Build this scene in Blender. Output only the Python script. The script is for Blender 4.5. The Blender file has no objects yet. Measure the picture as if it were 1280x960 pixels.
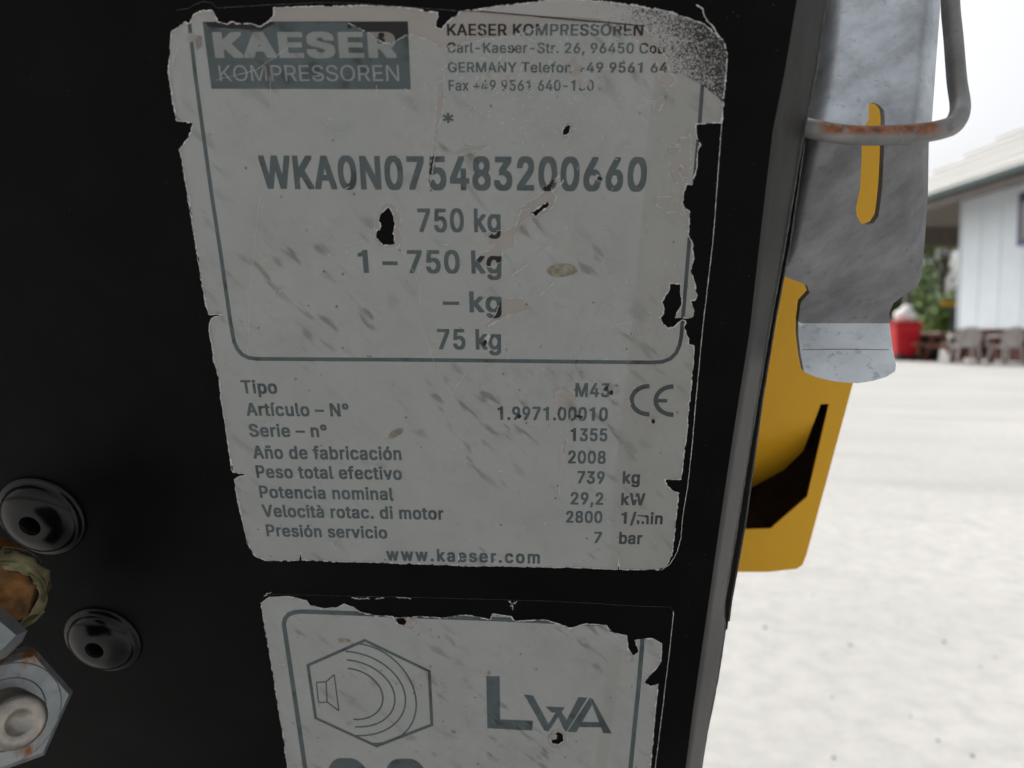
import bpy, bmesh, math, random
import numpy as np
from mathutils import Vector, Matrix, noise as mnoise
from mathutils.geometry import delaunay_2d_cdt
R = math.radians
rng = random.Random(7)

# ------------------------------------------------------------------ camera
CAM_H = 0.80                     # lens height above the yard
PITCH = R(4.05)                  # looking slightly down
FPX = 960.0                      # focal length in photograph pixels (1280 wide)
scene = bpy.context.scene
C = scene.collection
cam_data = bpy.data.cameras.new('camera')
cam_data.sensor_width = 36.0
cam_data.lens = 36.0 * FPX / 1280.0
cam_data.clip_start = 0.004
cam_data.clip_end = 900.0
cam_data.dof.use_dof = True
cam_data.dof.focus_distance = 0.167
cam_data.dof.aperture_fstop = 18.0
cam = bpy.data.objects.new('camera', cam_data)
cam.location = (0, 0, CAM_H)
cam.rotation_euler = (R(90) - PITCH, 0, 0)
C.objects.link(cam)
scene.camera = cam

# ------------------------------------------------------------------ sky and light
SUN_EL, SUN_AZ = R(50), R(-28)   # bright hazy overcast, sun behind the machine, to the left
world = bpy.data.worlds.new('World'); scene.world = world
world.use_nodes = True
wn = world.node_tree; wn.nodes.clear()
wo = wn.nodes.new('ShaderNodeOutputWorld'); wb = wn.nodes.new('ShaderNodeBackground')
sky = wn.nodes.new('ShaderNodeTexSky'); sky.sky_type = 'NISHITA'; sky.sun_disc = False
sky.sun_elevation = SUN_EL; sky.sun_rotation = SUN_AZ
sky.air_density = 1.0; sky.dust_density = 6.0; sky.ozone_density = 0.6
hsv = wn.nodes.new('ShaderNodeHueSaturation'); hsv.inputs['Saturation'].default_value = 0.18
wb.inputs['Strength'].default_value = 0.15
wn.links.new(sky.outputs[0], hsv.inputs['Color']); wn.links.new(hsv.outputs[0], wb.inputs['Color'])
wn.links.new(wb.outputs[0], wo.inputs['Surface'])
sun_d = bpy.data.lights.new('sun', 'SUN'); sun_d.energy = 1.1; sun_d.angle = R(14); sun_d.color = (1.0, 0.97, 0.92)
sun = bpy.data.objects.new('sun', sun_d); C.objects.link(sun)
sdir = Vector((math.sin(SUN_AZ) * math.cos(SUN_EL), math.cos(SUN_AZ) * math.cos(SUN_EL), math.sin(SUN_EL)))
sun.rotation_euler = sdir.to_track_quat('Z', 'Y').to_euler()
sun.location = (3, 8, 12)
vs = scene.view_settings
scene.display_settings.display_device = 'sRGB'
vs.view_transform = 'Standard'; vs.look = 'None'; vs.gamma = 1.0; vs.use_curve_mapping = False
vs.exposure = 0.6
scene.cycles.max_bounces = 8
scene.cycles.transparent_max_bounces = 12
scene.cycles.use_denoising = True

# ------------------------------------------------------------------ measuring: photograph pixel -> point on a known plane
FW = Vector((0, math.cos(PITCH), -math.sin(PITCH))); UP = Vector((0, math.sin(PITCH), math.cos(PITCH))); RT = Vector((1, 0, 0))
CO = Vector((0, 0, CAM_H))
def ray(px, py): return FW + RT * ((px - 640) / FPX) - UP * ((py - 480) / FPX)
def camdir(r, d, f): return (RT * r - UP * d + FW * f).normalized()
# the machine's front sheet: directions from the vanishing points of the plate's edges
DV = -camdir((648 - 640) / FPX, (2860 - 480) / FPX, 1.0)     # up along the sheet
DU = -camdir((-21000 - 640) / FPX, (28 - 480) / FPX, 1.0)     # right along the sheet
PN = DU.cross(DV).normalized()
if PN.dot(FW) > 0: PN = -PN
DU = DV.cross(PN).normalized()
PO = CO + ray(570, 450) * 0.158
PM = Matrix(((DU.x, DV.x, PN.x, PO.x), (DU.y, DV.y, PN.y, PO.y), (DU.z, DV.z, PN.z, PO.z), (0, 0, 0, 1)))   # sheet frame: u right, v up, w out
PMI = PM.inverted()
def L(px, py, off=0.0):
    """photograph pixel -> (u, v) on the sheet plane shifted by off along its normal"""
    r = ray(px, py); o = PO + PN * off
    t = (o - CO).dot(PN) / r.dot(PN)
    q = PMI @ (CO + r * t)
    return (q.x, q.y)
def L3(px, py, off=0.0):
    a = L(px, py, off); return Vector((a[0], a[1], off))
def LP(pts, off=0.0): return [L(x, y, off) for x, y in pts]
PXM = (Vector(L(580, 450)) - Vector(L(570, 450))).length / 10   # metres per pixel around the plate's middle

# ------------------------------------------------------------------ materials
def nm(name):
    m = bpy.data.materials.new(name); m.use_nodes = True
    return m, m.node_tree, m.node_tree.nodes['Principled BSDF']
def ramp(nt, a, b, src, c0=(0, 0, 0, 1), c1=(1, 1, 1, 1)):
    n = nt.nodes.new('ShaderNodeValToRGB'); n.color_ramp.elements[0].position = a; n.color_ramp.elements[1].position = b
    n.color_ramp.elements[0].color = c0; n.color_ramp.elements[1].color = c1
    nt.links.new(src, n.inputs[0]); return n.outputs[0]
def tex(nt, scale, detail=4, rough=0.55, kind='noise', coord='Object', mscale=(1, 1, 1), rot=(0, 0, 0)):
    tc = nt.nodes.new('ShaderNodeTexCoord'); mp = nt.nodes.new('ShaderNodeMapping')
    mp.inputs['Scale'].default_value = mscale
    mr = nt.nodes.new('ShaderNodeMapping'); mr.inputs['Rotation'].default_value = rot
    nt.links.new(tc.outputs[coord], mr.inputs[0]); nt.links.new(mr.outputs[0], mp.inputs[0])
    if kind == 'noise':
        t = nt.nodes.new('ShaderNodeTexNoise'); t.inputs['Detail'].default_value = detail; t.inputs['Roughness'].default_value = rough
        out = t.outputs[0]
    else:
        t = nt.nodes.new('ShaderNodeTexVoronoi'); out = t.outputs['Distance']
    t.inputs['Scale'].default_value = scale
    nt.links.new(mp.outputs[0], t.inputs['Vector']); return out
def mix(nt, fac, a, b):
    n = nt.nodes.new('ShaderNodeMix'); n.data_type = 'RGBA'
    for s, v in ((n.inputs[0], fac), (n.inputs[6], a), (n.inputs[7], b)):
        if isinstance(v, (int, float)): s.default_value = v
        elif isinstance(v, (tuple, list)): s.default_value = (*v[:3], 1)
        else: nt.links.new(v, s)
    return n.outputs[2]
def math_n(nt, op, a, b=None, clamp=False):
    n = nt.nodes.new('ShaderNodeMath'); n.operation = op; n.use_clamp = clamp
    for s, v in zip(n.inputs, (a, b)):
        if v is None: continue
        if isinstance(v, (int, float)): s.default_value = v
        else: nt.links.new(v, s)
    return n.outputs[0]
def bump(nt, bsdf, src, strength, dist):
    b = nt.nodes.new('ShaderNodeBump'); b.inputs['Strength'].default_value = strength; b.inputs['Distance'].default_value = dist
    nt.links.new(src, b.inputs['Height']); nt.links.new(b.outputs[0], bsdf.inputs['Normal'])
def simple(name, col, rough=0.6, metal=0.0, var=0.25, scale=20, spec=0.5, bmp=0.0, bdist=0.001, bscale=None, col2=None, th=(0.35, 0.65)):
    m, nt, b = nm(name)
    t = tex(nt, scale)
    c2 = col2 if col2 else tuple(c * (1 - var) for c in col)
    nt.links.new(mix(nt, ramp(nt, th[0], th[1], t), col, c2), b.inputs['Base Color'])
    b.inputs['Roughness'].default_value = rough; b.inputs['Metallic'].default_value = metal
    b.inputs['Specular IOR Level'].default_value = spec
    if bmp: bump(nt, b, tex(nt, bscale or scale * 4), bmp, bdist)
    return m

M = {}
# black powder coat: faint orange peel, dusty haze
m, nt, b = nm('black_paint'); M['black'] = m
d = tex(nt, 60, 6)
nt.links.new(mix(nt, ramp(nt, 0.45, 0.8, d), (0.0014, 0.00135, 0.0015), (0.0035, 0.0034, 0.0036)), b.inputs['Base Color'])
nt.links.new(ramp(nt, 0.2, 0.9, tex(nt, 140, 5), (0.36, 0.36, 0.36, 1), (0.52, 0.52, 0.52, 1)), b.inputs['Roughness'])
b.inputs['Specular IOR Level'].default_value = 0.07
bump(nt, b, tex(nt, 1100, 3), 0.12, 0.00012)
# same coat on the folded edge, its sky sheen lightened into the colour
m, nt, b = nm('black_paint_sheen'); M['black_edge'] = m
nt.links.new(mix(nt, ramp(nt, 0.4, 0.75, tex(nt, 260, 6, mscale=(1, 0.25, 1))), (0.014, 0.014, 0.0135), (0.03, 0.03, 0.028)), b.inputs['Base Color'])
b.inputs['Roughness'].default_value = 0.46; b.inputs['Specular IOR Level'].default_value = 0.45
bump(nt, b, tex(nt, 900, 4), 0.25, 0.0002)
M['dome'] = simple('black_lacquered_steel', (0.002, 0.002, 0.0023), 0.2, 0, 0.4, 200, 0.28)
M['void'] = simple('shade_black', (0.035, 0.026, 0.021), 0.95, 0, 0.4, 90, 0.1)  # interior shade of the recess put into the colour, also lid underside

# silver label film
m, nt, b = nm('label_film'); M['film'] = m
base = mix(nt, ramp(nt, 0.3, 0.7, tex(nt, 70, 5)), (0.302, 0.285, 0.268), (0.266, 0.251, 0.236))
nt.links.new(base, b.inputs['Base Color']); b.inputs['Roughness'].default_value = 0.55
b.inputs['Specular IOR Level'].default_value = 0.3
# clear laminate gone milky, with dirt drops and streaks
def laminate(name, haze, col, dirtk):
    m, nt, b = nm(name)
    out = nt.nodes['Material Output']
    tr = nt.nodes.new('ShaderNodeBsdfTransparent'); mx = nt.nodes.new('ShaderNodeMixShader')
    st = ramp(nt, 0.55, 0.66, tex(nt, 430, 2, 0.5, mscale=(0.32, 1.0, 1), rot=(0, 0, R(46))))
    blot = ramp(nt, 0.38, 0.58, tex(nt, 40, 2))
    st = math_n(nt, 'MULTIPLY', st, blot)
    dots = math_n(nt, 'MULTIPLY', ramp(nt, 0.05, 0.11, tex(nt, 330, kind='voronoi'), (1, 1, 1, 1), (0, 0, 0, 1)), ramp(nt, 0.44, 0.52, tex(nt, 120, 2)))
    dirt = math_n(nt, 'ADD', math_n(nt, 'MULTIPLY', st, 0.20 * dirtk), math_n(nt, 'MULTIPLY', dots, 0.6 * dirtk), True)
    cl = ramp(nt, 0.3, 0.75, tex(nt, 45, 5), (*[c * 0.88 for c in col], 1), (*[c * 1.08 for c in col], 1))
    fine = ramp(nt, 0.35, 0.8, tex(nt, 600, 6, 0.7), (*[c * 0.9 for c in (1, 1, 1)], 1), (1.15, 1.15, 1.15, 1))
    mm = nt.nodes.new('ShaderNodeMix'); mm.data_type = 'RGBA'; mm.blend_type = 'MULTIPLY'; mm.inputs[0].default_value = 1
    nt.links.new(cl, mm.inputs[6]); nt.links.new(fine, mm.inputs[7])
    nt.links.new(mix(nt, math_n(nt, 'MULTIPLY', dirt, 4.0, True), mm.outputs[2], (0.105, 0.093, 0.076)), b.inputs['Base Color'])
    b.inputs['Roughness'].default_value = 0.42; b.inputs['Specular IOR Level'].default_value = 0.4
    worn = ramp(nt, 0.56, 0.64, tex(nt, 230, 3, 0.6), (1, 1, 1, 1), (0.5, 0.5, 0.5, 1))
    fac = math_n(nt, 'ADD', math_n(nt, 'MULTIPLY', dirt, 0.8), math_n(nt, 'MULTIPLY', worn, haze), True)
    nt.links.new(fac, mx.inputs[0]); nt.links.new(tr.outputs[0], mx.inputs[1]); nt.links.new(b.outputs[0], mx.inputs[2])
    nt.links.new(mx.outputs[0], out.inputs['Surface'])
    return m
M['lam'] = laminate('milky_laminate', 0.10, (0.66, 0.88, 0.92), 1.15)
M['lam2'] = laminate('thin_laminate', 0.10, (0.42, 0.56, 0.57), 0.9)
M['ink'] = simple('black_print', (0.012, 0.0105, 0.0115), 0.5, 0, 0.3, 300, 0.3)
M['knock'] = simple('knocked_out_print', (0.20, 0.185, 0.175), 0.55, 0, 0.12, 200, 0.3)
M['torn'] = simple('torn_film_edge', (0.58, 0.57, 0.55), 0.8, 0, 0.45, 900, 0.2)
M['scr'] = simple('scratch_mark', (0.50, 0.50, 0.485), 0.8, 0, 0.3, 900, 0.2)
M['chip'] = simple('pale_adhesive_chip', (0.34, 0.315, 0.295), 0.8, 0, 0.25, 500, 0.2)
M['hole'] = simple('bared_black_paint', (0.006, 0.0055, 0.006), 0.5, 0, 0.3, 400, 0.3)
M['seed'] = simple('dried_husk', (0.27, 0.245, 0.19), 0.7, 0, 0.4, 900, 0.3)
# speckled black overspray on the label corner
m, nt, b = nm('overspray_speckle'); M['spray'] = m
tc = nt.nodes.new('ShaderNodeTexCoord'); sp = nt.nodes.new('ShaderNodeSeparateXYZ'); nt.links.new(tc.outputs['Object'], sp.inputs[0])
a0, a1 = L(812, 52), L(872, 14)
gx, gy = a1[0] - a0[0], a1[1] - a0[1]; gl = gx * gx + gy * gy
g = math_n(nt, 'ADD', math_n(nt, 'MULTIPLY', math_n(nt, 'SUBTRACT', sp.outputs[0], a0[0]), gx / gl), math_n(nt, 'MULTIPLY', math_n(nt, 'SUBTRACT', sp.outputs[1], a0[1]), gy / gl))
n1 = tex(nt, 3300, 3, 0.7); n2 = tex(nt, 110, 3)
thr = math_n(nt, 'ADD', math_n(nt, 'MULTIPLY', g, 0.17), math_n(nt, 'ADD', n1, math_n(nt, 'MULTIPLY', n2, 0.20)))
nt.links.new(mix(nt, ramp(nt, 0.60, 0.76, thr), (0.32, 0.312, 0.302), (0.006, 0.006, 0.006)), b.inputs['Base Color'])
b.inputs['Roughness'].default_value = 0.7
# zinc plated steel
def zinc(name, c0, c1, rough, metal, rust=None):
    m, nt, b = nm(name)
    t = mix(nt, ramp(nt, 0.36, 0.66, tex(nt, 85, 7, 0.65, mscale=(0.5, 1, 1), rot=(0, 0, R(-40)))), c0, c1)
    sp_ = math_n(nt, 'ADD', ramp(nt, 0.60, 0.70, tex(nt, 420, 4, 0.6)), math_n(nt, 'MULTIPLY', ramp(nt, 0.56, 0.64, tex(nt, 120, 5, 0.65, mscale=(1, 0.5, 1), rot=(0, 0, R(35)))), 0.45), True)
    t = mix(nt, math_n(nt, 'MULTIPLY', sp_, 0.6), t, tuple(c * 0.45 for c in c0))
    if rust:
        t = rust(nt, b, t)
    nt.links.new(t, b.inputs['Base Color'])
    b.inputs['Metallic'].default_value = metal; 
    nt.links.new(ramp(nt, 0.3, 0.7, tex(nt, 90, 4), (rough - 0.1,) * 3 + (1,), (rough + 0.12,) * 3 + (1,)), b.inputs['Roughness'])
    bump(nt, b, tex(nt, 500, 4), 0.2, 0.0002)
    return m
M['zinc'] = zinc('weathered_zinc', (0.28, 0.28, 0.29), (0.135, 0.135, 0.142), 0.48, 0.3)
M['zinc_bright'] = zinc('rubbed_brightened_zinc', (0.78, 0.83, 0.86), (0.58, 0.62, 0.65), 0.45, 0.2)  # tongue zinc, its sky-lit brightness partly put into the colour
M['zinc_mid'] = zinc('clouded_skylit_zinc', (0.72, 0.78, 0.83), (0.36, 0.385, 0.415), 0.42, 0.3)  # upper latch plate: real clouding, sky reflection lightened into the colour
def rust_top(nt, b, t):
    tc = nt.nodes.new('ShaderNodeTexCoord'); s = nt.nodes.new('ShaderNodeSeparateXYZ'); nt.links.new(tc.outputs['Object'], s.inputs[0])
    u0, u1 = L(1030, 165)[0], L(1192, 165)[0]; vc = L(1100, 166)[1]
    inx = math_n(nt, 'MULTIPLY', ramp(nt, 0.0, 0.5, math_n(nt, 'MULTIPLY', math_n(nt, 'SUBTRACT', s.outputs[0], u0), 250.0)),
                 ramp(nt, 0.0, 0.5, math_n(nt, 'MULTIPLY', math_n(nt, 'SUBTRACT', u1, s.outputs[0]), 250.0)))
    iny = ramp(nt, 0.30, 0.62, math_n(nt, 'ADD', math_n(nt, 'MULTIPLY', math_n(nt, 'SUBTRACT', s.outputs[1], vc), 330.0), 0.60))
    n = math_n(nt, 'MULTIPLY', math_n(nt, 'MULTIPLY', inx, iny), ramp(nt, 0.27, 0.46, tex(nt, 420, 5, 0.65)), True)
    rc = mix(nt, ramp(nt, 0.35, 0.65, tex(nt, 500, 5)), (0.30, 0.10, 0.03), (0.12, 0.048, 0.024))
    b.inputs['Metallic'].default_value = 0.3
    return mix(nt, n, t, rc)
M['zinc_rust'] = zinc('rusty_zinc_wire', (0.26, 0.26, 0.255), (0.15, 0.15, 0.148), 0.5, 0.3, rust_top)
def rust_spots(nt, b, t):
    n = ramp(nt, 0.56, 0.66, tex(nt, 150, 5, 0.6))
    return mix(nt, n, t, (0.20, 0.075, 0.025))
M['zinc_nut'] = zinc('zinc_nut', (0.30, 0.325, 0.33), (0.17, 0.185, 0.19), 0.42, 0.6, rust_spots)
M['stud'] = simple('dull_steel', (0.36, 0.335, 0.30), 0.35, 0.75, 0.35, 260, 0.5, 0.2, 0.0002)
M['brass'] = simple('stained_brass', (0.27, 0.12, 0.035), 0.5, 0.35, 0.6, 220, 0.4, 0.3, 0.0003, col2=(0.06, 0.032, 0.012))
M['tape'] = simple('frayed_yellow_sealant', (0.20, 0.18, 0.10), 0.7, 0, 0.6, 350, 0.3, 0.4, 0.0004, col2=(0.10, 0.088, 0.045))
m, nt, b = nm('yellow_paint'); M['yellow'] = m
nt.links.new(mix(nt, ramp(nt, 0.3, 0.75, tex(nt, 25, 4)), (0.86, 0.46, 0.022), (0.80, 0.415, 0.018)), b.inputs['Base Color'])
b.inputs['Roughness'].default_value = 0.42; b.inputs['Specular IOR Level'].default_value = 0.35
M['rubber'] = simple('tyre_rubber', (0.02, 0.02, 0.02), 0.8, 0, 0.3, 30, 0.3)

# ------------------------------------------------------------------ object helpers
def tag(o, label=None, cat=None, group=None, kind=None):
    if label: o['label'] = label
    if cat: o['category'] = cat
    if group: o['group'] = group
    if kind: o['kind'] = kind
    return o
def empty(name, mw):
    o = bpy.data.objects.new(name, None); o.empty_display_size = 0.05; C.objects.link(o); o.matrix_world = mw; o['mw'] = 1
    WORLD[o.name] = mw.copy(); del o['mw']
    return o
WORLD = {}
def put(name, me, mat, parent=None, frame=None, smooth=False):
    frame = frame if frame is not None else Matrix.Identity(4)
    o = bpy.data.objects.new(name, me); C.objects.link(o)
    if mat is not None and not me.materials: me.materials.append(M[mat] if isinstance(mat, str) else mat)
    if parent is not None:
        o.parent = parent
        o.matrix_local = WORLD[parent.name].inverted() @ frame
    else:
        o.matrix_local = frame
    WORLD[o.name] = frame.copy()
    if smooth:
        for p in me.polygons: p.use_smooth = True
    return o
def mesh(name, vs_, fs, es=()):
    me = bpy.data.meshes.new(name); me.from_pydata([tuple(v) for v in vs_], list(es), fs); me.validate(); me.update(); return me
def bm_mesh(name, bm, recalc=True):
    if recalc: bmesh.ops.recalc_face_normals(bm, faces=bm.faces)
    me = bpy.data.meshes.new(name); bm.to_mesh(me); bm.free(); return me
def box_bm(bm, x0, x1, y0, y1, z0, z1, mtx=None):
    vs_ = [bm.verts.new((x, y, z)) for z in (z0, z1) for y in (y0, y1) for x in (x0, x1)]
    for f in ((0, 2, 3, 1), (4, 5, 7, 6), (0, 1, 5, 4), (2, 6, 7, 3), (0, 4, 6, 2), (1, 3, 7, 5)): bm.faces.new([vs_[i] for i in f])
    if mtx is not None: bmesh.ops.transform(bm, matrix=mtx, verts=vs_)
    return vs_
def box(name, x0, x1, y0, y1, z0, z1, mat, parent=None, bevel=0.0, mtx=None, frame=None):
    bm = bmesh.new(); box_bm(bm, x0, x1, y0, y1, z0, z1, mtx)
    if bevel: bmesh.ops.bevel(bm, geom=bm.edges[:], offset=bevel, segments=2, affect='EDGES', profile=0.5)
    return put(name, bm_mesh(name, bm), mat, parent, frame)
def tube_bm(bm, pts, rad, seg=14, cap=True):
    pts = [Vector(p) for p in pts]; rings = []
    n = len(pts); up = None
    for i, p in enumerate(pts):
        t = (pts[min(i + 1, n - 1)] - pts[max(i - 1, 0)]).normalized()
        if up is None:
            up = t.orthogonal().normalized()
        else:
            up = (up - t * up.dot(t)).normalized()
        s = t.cross(up); r = rad[i] if isinstance(rad, (list, tuple)) else rad
        rings.append([bm.verts.new(p + (up * math.cos(k * 2 * math.pi / seg) + s * math.sin(k * 2 * math.pi / seg)) * r) for k in range(seg)])
    for a, c in zip(rings[:-1], rings[1:]):
        for k in range(seg): bm.faces.new((a[k], a[(k + 1) % seg], c[(k + 1) % seg], c[k]))
    if cap: bm.faces.new(rings[0][::-1]); bm.faces.new(rings[-1])
def lathe_bm(bm, prof, seg=32, mtx=None, angle0=0.0):
    """prof: list of (radius, height) about z"""
    rings = []; new = []
    for r, h in prof:
        if r < 1e-7: v = bm.verts.new((0, 0, h)); rings.append([v]); new.append(v)
        else:
            ring = [bm.verts.new((r * math.cos(angle0 + k * 2 * math.pi / seg), r * math.sin(angle0 + k * 2 * math.pi / seg), h)) for k in range(seg)]
            rings.append(ring); new += ring
    for a, c in zip(rings[:-1], rings[1:]):
        for k in range(seg):
            k2 = (k + 1) % seg
            if len(a) == 1 and len(c) == 1: continue
            if len(a) == 1: bm.faces.new((a[0], c[k2], c[k]))
            elif len(c) == 1: bm.faces.new((a[k], a[k2], c[0]))
            else: bm.faces.new((a[k], a[k2], c[k2], c[k]))
    if mtx is not None: bmesh.ops.transform(bm, matrix=mtx, verts=new)
    return new
def catmull(pts, n=8):
    P = [Vector(p) for p in pts]; out = []
    for i in range(len(P) - 1):
        p0, p1, p2, p3 = P[max(i - 1, 0)], P[i], P[i + 1], P[min(i + 2, len(P) - 1)]
        for k in range(n):
            t = k / n
            out.append(0.5 * ((2 * p1) + (p2 - p0) * t + (2 * p0 - 5 * p1 + 4 * p2 - p3) * t * t + (3 * p1 - p0 - 3 * p2 + p3) * t ** 3))
    out.append(P[-1]); return out
def rough_poly(poly, amp=0.5, step=1.6, closed=True):
    """ragged torn outline in photograph pixels"""
    out = []; n = len(poly)
    for i in range(n if closed else n - 1):
        a, c = poly[i], poly[(i + 1) % n]
        d = math.hypot(c[0] - a[0], c[1] - a[1]); k = max(1, int(d / step))
        for j in range(k):
            t = j / k; j_ = amp * (0 if j == 0 else 1)
            out.append((a[0] + (c[0] - a[0]) * t + rng.uniform(-1, 1) * j_, a[1] + (c[1] - a[1]) * t + rng.uniform(-1, 1) * j_))
    if not closed: out.append(poly[-1])
    return out
def inside(poly, X, Y):
    p = np.array(poly); x0, y0 = p[:, 0], p[:, 1]; x1, y1 = np.roll(x0, -1), np.roll(y0, -1)
    res = np.zeros(len(X), bool)
    for a, b_, c, d_ in zip(x0, y0, x1, y1):
        if b_ == d_: continue
        cond = ((b_ > Y) != (d_ > Y)) & (X < (c - a) * (Y - b_) / (d_ - b_) + a)
        res ^= cond
    return res
def cdt(polys):
    """constrained triangulation of polygon outlines given in pixels"""
    vs_, es = [], []
    for p in polys:
        k = len(vs_); vs_ += [Vector((x, y)) for x, y in p]
        es += [(k + i, k + (i + 1) % len(p)) for i in range(len(p))]
    r = delaunay_2d_cdt(vs_, es, [], 0, 1e-4)
    V = np.array([tuple(v) for v in r[0]]); F = [f for f in r[2]]
    T = np.array([f for f in F if len(f) == 3])
    return V, T
def sheet_from(V, T, sel, w_top, w_bot, name):
    """triangles (pixels) -> thin sheet on the front plate, with its cut edges closed"""
    T = T[sel]; used = np.unique(T); mp = {int(k): i for i, k in enumerate(used)}
    UV = [L(*V[k]) for k in used]; n = len(UV)
    vs_ = [(u, v, w_top) for u, v in UV]; fs = []; edges = {}
    for t in T:
        a = [mp[int(k)] for k in t]
        (x0, y0), (x1, y1), (x2, y2) = UV[a[0]], UV[a[1]], UV[a[2]]
        if (x1 - x0) * (y2 - y0) - (x2 - x0) * (y1 - y0) < 0: a = a[::-1]
        fs.append(a)
        for i in range(3): edges[(a[i], a[(i + 1) % 3])] = 1
    if w_bot is not None:
        vs_ += [(u, v, w_bot) for u, v in UV]
        for (i, j) in list(edges):
            if (j, i) not in edges: fs.append([j, i, i + n, j + n])
    return mesh(name, vs_, fs)
def ribbon(name, paths, w, wmin, wmax, mat, parent, gap=0.0, px=True, jitter=0.0):
    """thin flat marks along pixel paths, width in pixels"""
    bm = bmesh.new()
    for path in paths:
        P = [Vector(L(*p)) for p in path]; prev = None
        ph = rng.uniform(0, 100)
        for i, p in enumerate(P):
            t = (P[min(i + 1, len(P) - 1)] - P[max(i - 1, 0)])
            if t.length < 1e-9: continue
            t.normalize(); nn = Vector((-t.y, t.x))
            k = mnoise.noise(Vector((ph, i * 0.35, 0))) * 0.5 + 0.5
            if gap and k < gap: prev = None; continue
            hw = (wmin + (wmax - wmin) * rng.random() * k) * PXM * 0.5
            o = nn * rng.uniform(-jitter, jitter) * PXM
            a = bm.verts.new((*(p + o + nn * hw), w)); c = bm.verts.new((*(p + o - nn * hw), w))
            if prev: bm.faces.new((prev[0], prev[1], c, a))
            prev = (a, c)
    me = bm_mesh(name, bm, False)
    return tag(put(name, me, mat, parent, PM), kind='stuff')
def blob(name, cx, cy, rx, ry, rot, mat, parent, w, lift=0.00006, n=18, jag=0.2):
    bm = bmesh.new(); ring = []
    cen = bm.verts.new((*L(cx, cy), w + lift))
    ph = rng.uniform(0, 99)
    for k in range(n):
        a = k * 2 * math.pi / n; r = 1 + jag * (mnoise.noise(Vector((math.cos(a) * 1.7 + ph, math.sin(a) * 1.7, 0))) * 1.6 + rng.uniform(-.4, .4))
        x, y = rx * r * math.cos(a), ry * r * math.sin(a)
        ring.append(bm.verts.new((*L(cx + x * math.cos(rot) - y * math.sin(rot), cy + x * math.sin(rot) + y * math.cos(rot)), w)))
    for k in range(n): bm.faces.new((cen, ring[(k + 1) % n], ring[k]))
    return put(name, bm_mesh(name, bm, False), mat, parent, PM)

# ------------------------------------------------------------------ lettering
import os
FONT = None
try:      # the sans that ships inside Blender; its built-in face otherwise
    FONT = bpy.data.fonts.load(os.path.join(bpy.utils.resource_path('LOCAL'), 'datafiles', 'fonts', 'Inter.woff2'))
except Exception:
    FONT = None
_cur = bpy.data.curves.new('type_setter', 'FONT')
if FONT: _cur.font = FONT
_cur.fill_mode = 'NONE'; _cur.resolution_u = 4; _cur.size = 1.0
_co = bpy.data.objects.new('type_setter', _cur); C.objects.link(_co)
def outline(body):
    _cur.body = body
    bpy.context.view_layer.update()
    me = bpy.data.meshes.new_from_object(_co.evaluated_get(bpy.context.evaluated_depsgraph_get()))
    V = np.array([v.co[:2] for v in me.vertices]).reshape(-1, 2); nxt = {e.vertices[0]: e.vertices[1] for e in me.edges}
    E = [tuple(e.vertices) for e in me.edges]; bpy.data.meshes.remove(me)
    return V, E
_gl = {}
def own_one():
    p = [(0.30, 0), (0.30, 0.727), (0.232, 0.727), (0.19, 0.655), (0.085, 0.615), (0.085, 0.545), (0.21, 0.57), (0.21, 0)]
    VV, TT = cdt([p]); ct = VV[TT].mean(1); TT = TT[inside(p, ct[:, 0], ct[:, 1])]
    VV = VV * np.array([1.0, CAP / 0.727]); return VV, [tuple(int(k) for k in t) for t in TT], 0.47
_HH = outline('HH')[0][:, 0].max()
CAP = outline('H')[0][:, 1].max()
_gl['1'] = own_one()
def glyph(ch):
    """vertices, triangles and advance of one character, filled by winding number"""
    if ch in _gl: return _gl[ch]
    adv = outline('H' + ch + 'H')[0][:, 0].max() - _HH
    V, E = outline(ch)
    if len(E) == 0: _gl[ch] = (np.zeros((0, 2)), [], adv); return _gl[ch]
    # edges form closed loops; walk them so that direction is kept
    adj = {}
    for i, j in E: adj.setdefault(i, []).append(j); adj.setdefault(j, []).append(i)
    loops, seen = [], set()
    for st in range(len(V)):
        if st in seen or st not in adj: continue
        lp = [st]; seen.add(st); cur = st + 1 if (st + 1) in adj[st] else adj[st][0]
        while cur not in seen:
            lp.append(cur); seen.add(cur)
            nx = [k for k in adj[cur] if k not in seen]
            if not nx: break
            cur = nx[0]
        loops.append([tuple(V[k]) for k in lp])
    VV, TT = cdt(loops); ct = VV[TT].mean(1); wn_ = np.zeros(len(TT), int)
    for lp in loops:
        p = np.array(lp); q = np.roll(p, -1, 0)
        for (xa, ya), (xb, yb) in zip(p, q):
            if ya == yb: continue
            xi = (xb - xa) * (ct[:, 1] - ya) / (yb - ya) + xa
            up = (ya <= ct[:, 1]) & (yb > ct[:, 1]) & (ct[:, 0] < xi); dn = (yb <= ct[:, 1]) & (ya > ct[:, 1]) & (ct[:, 0] < xi)
            wn_ += up.astype(int) - dn.astype(int)
    _gl[ch] = (VV, [tuple(int(k) for k in t) for t in TT[wn_ != 0]], adv)
    return _gl[ch]
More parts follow.
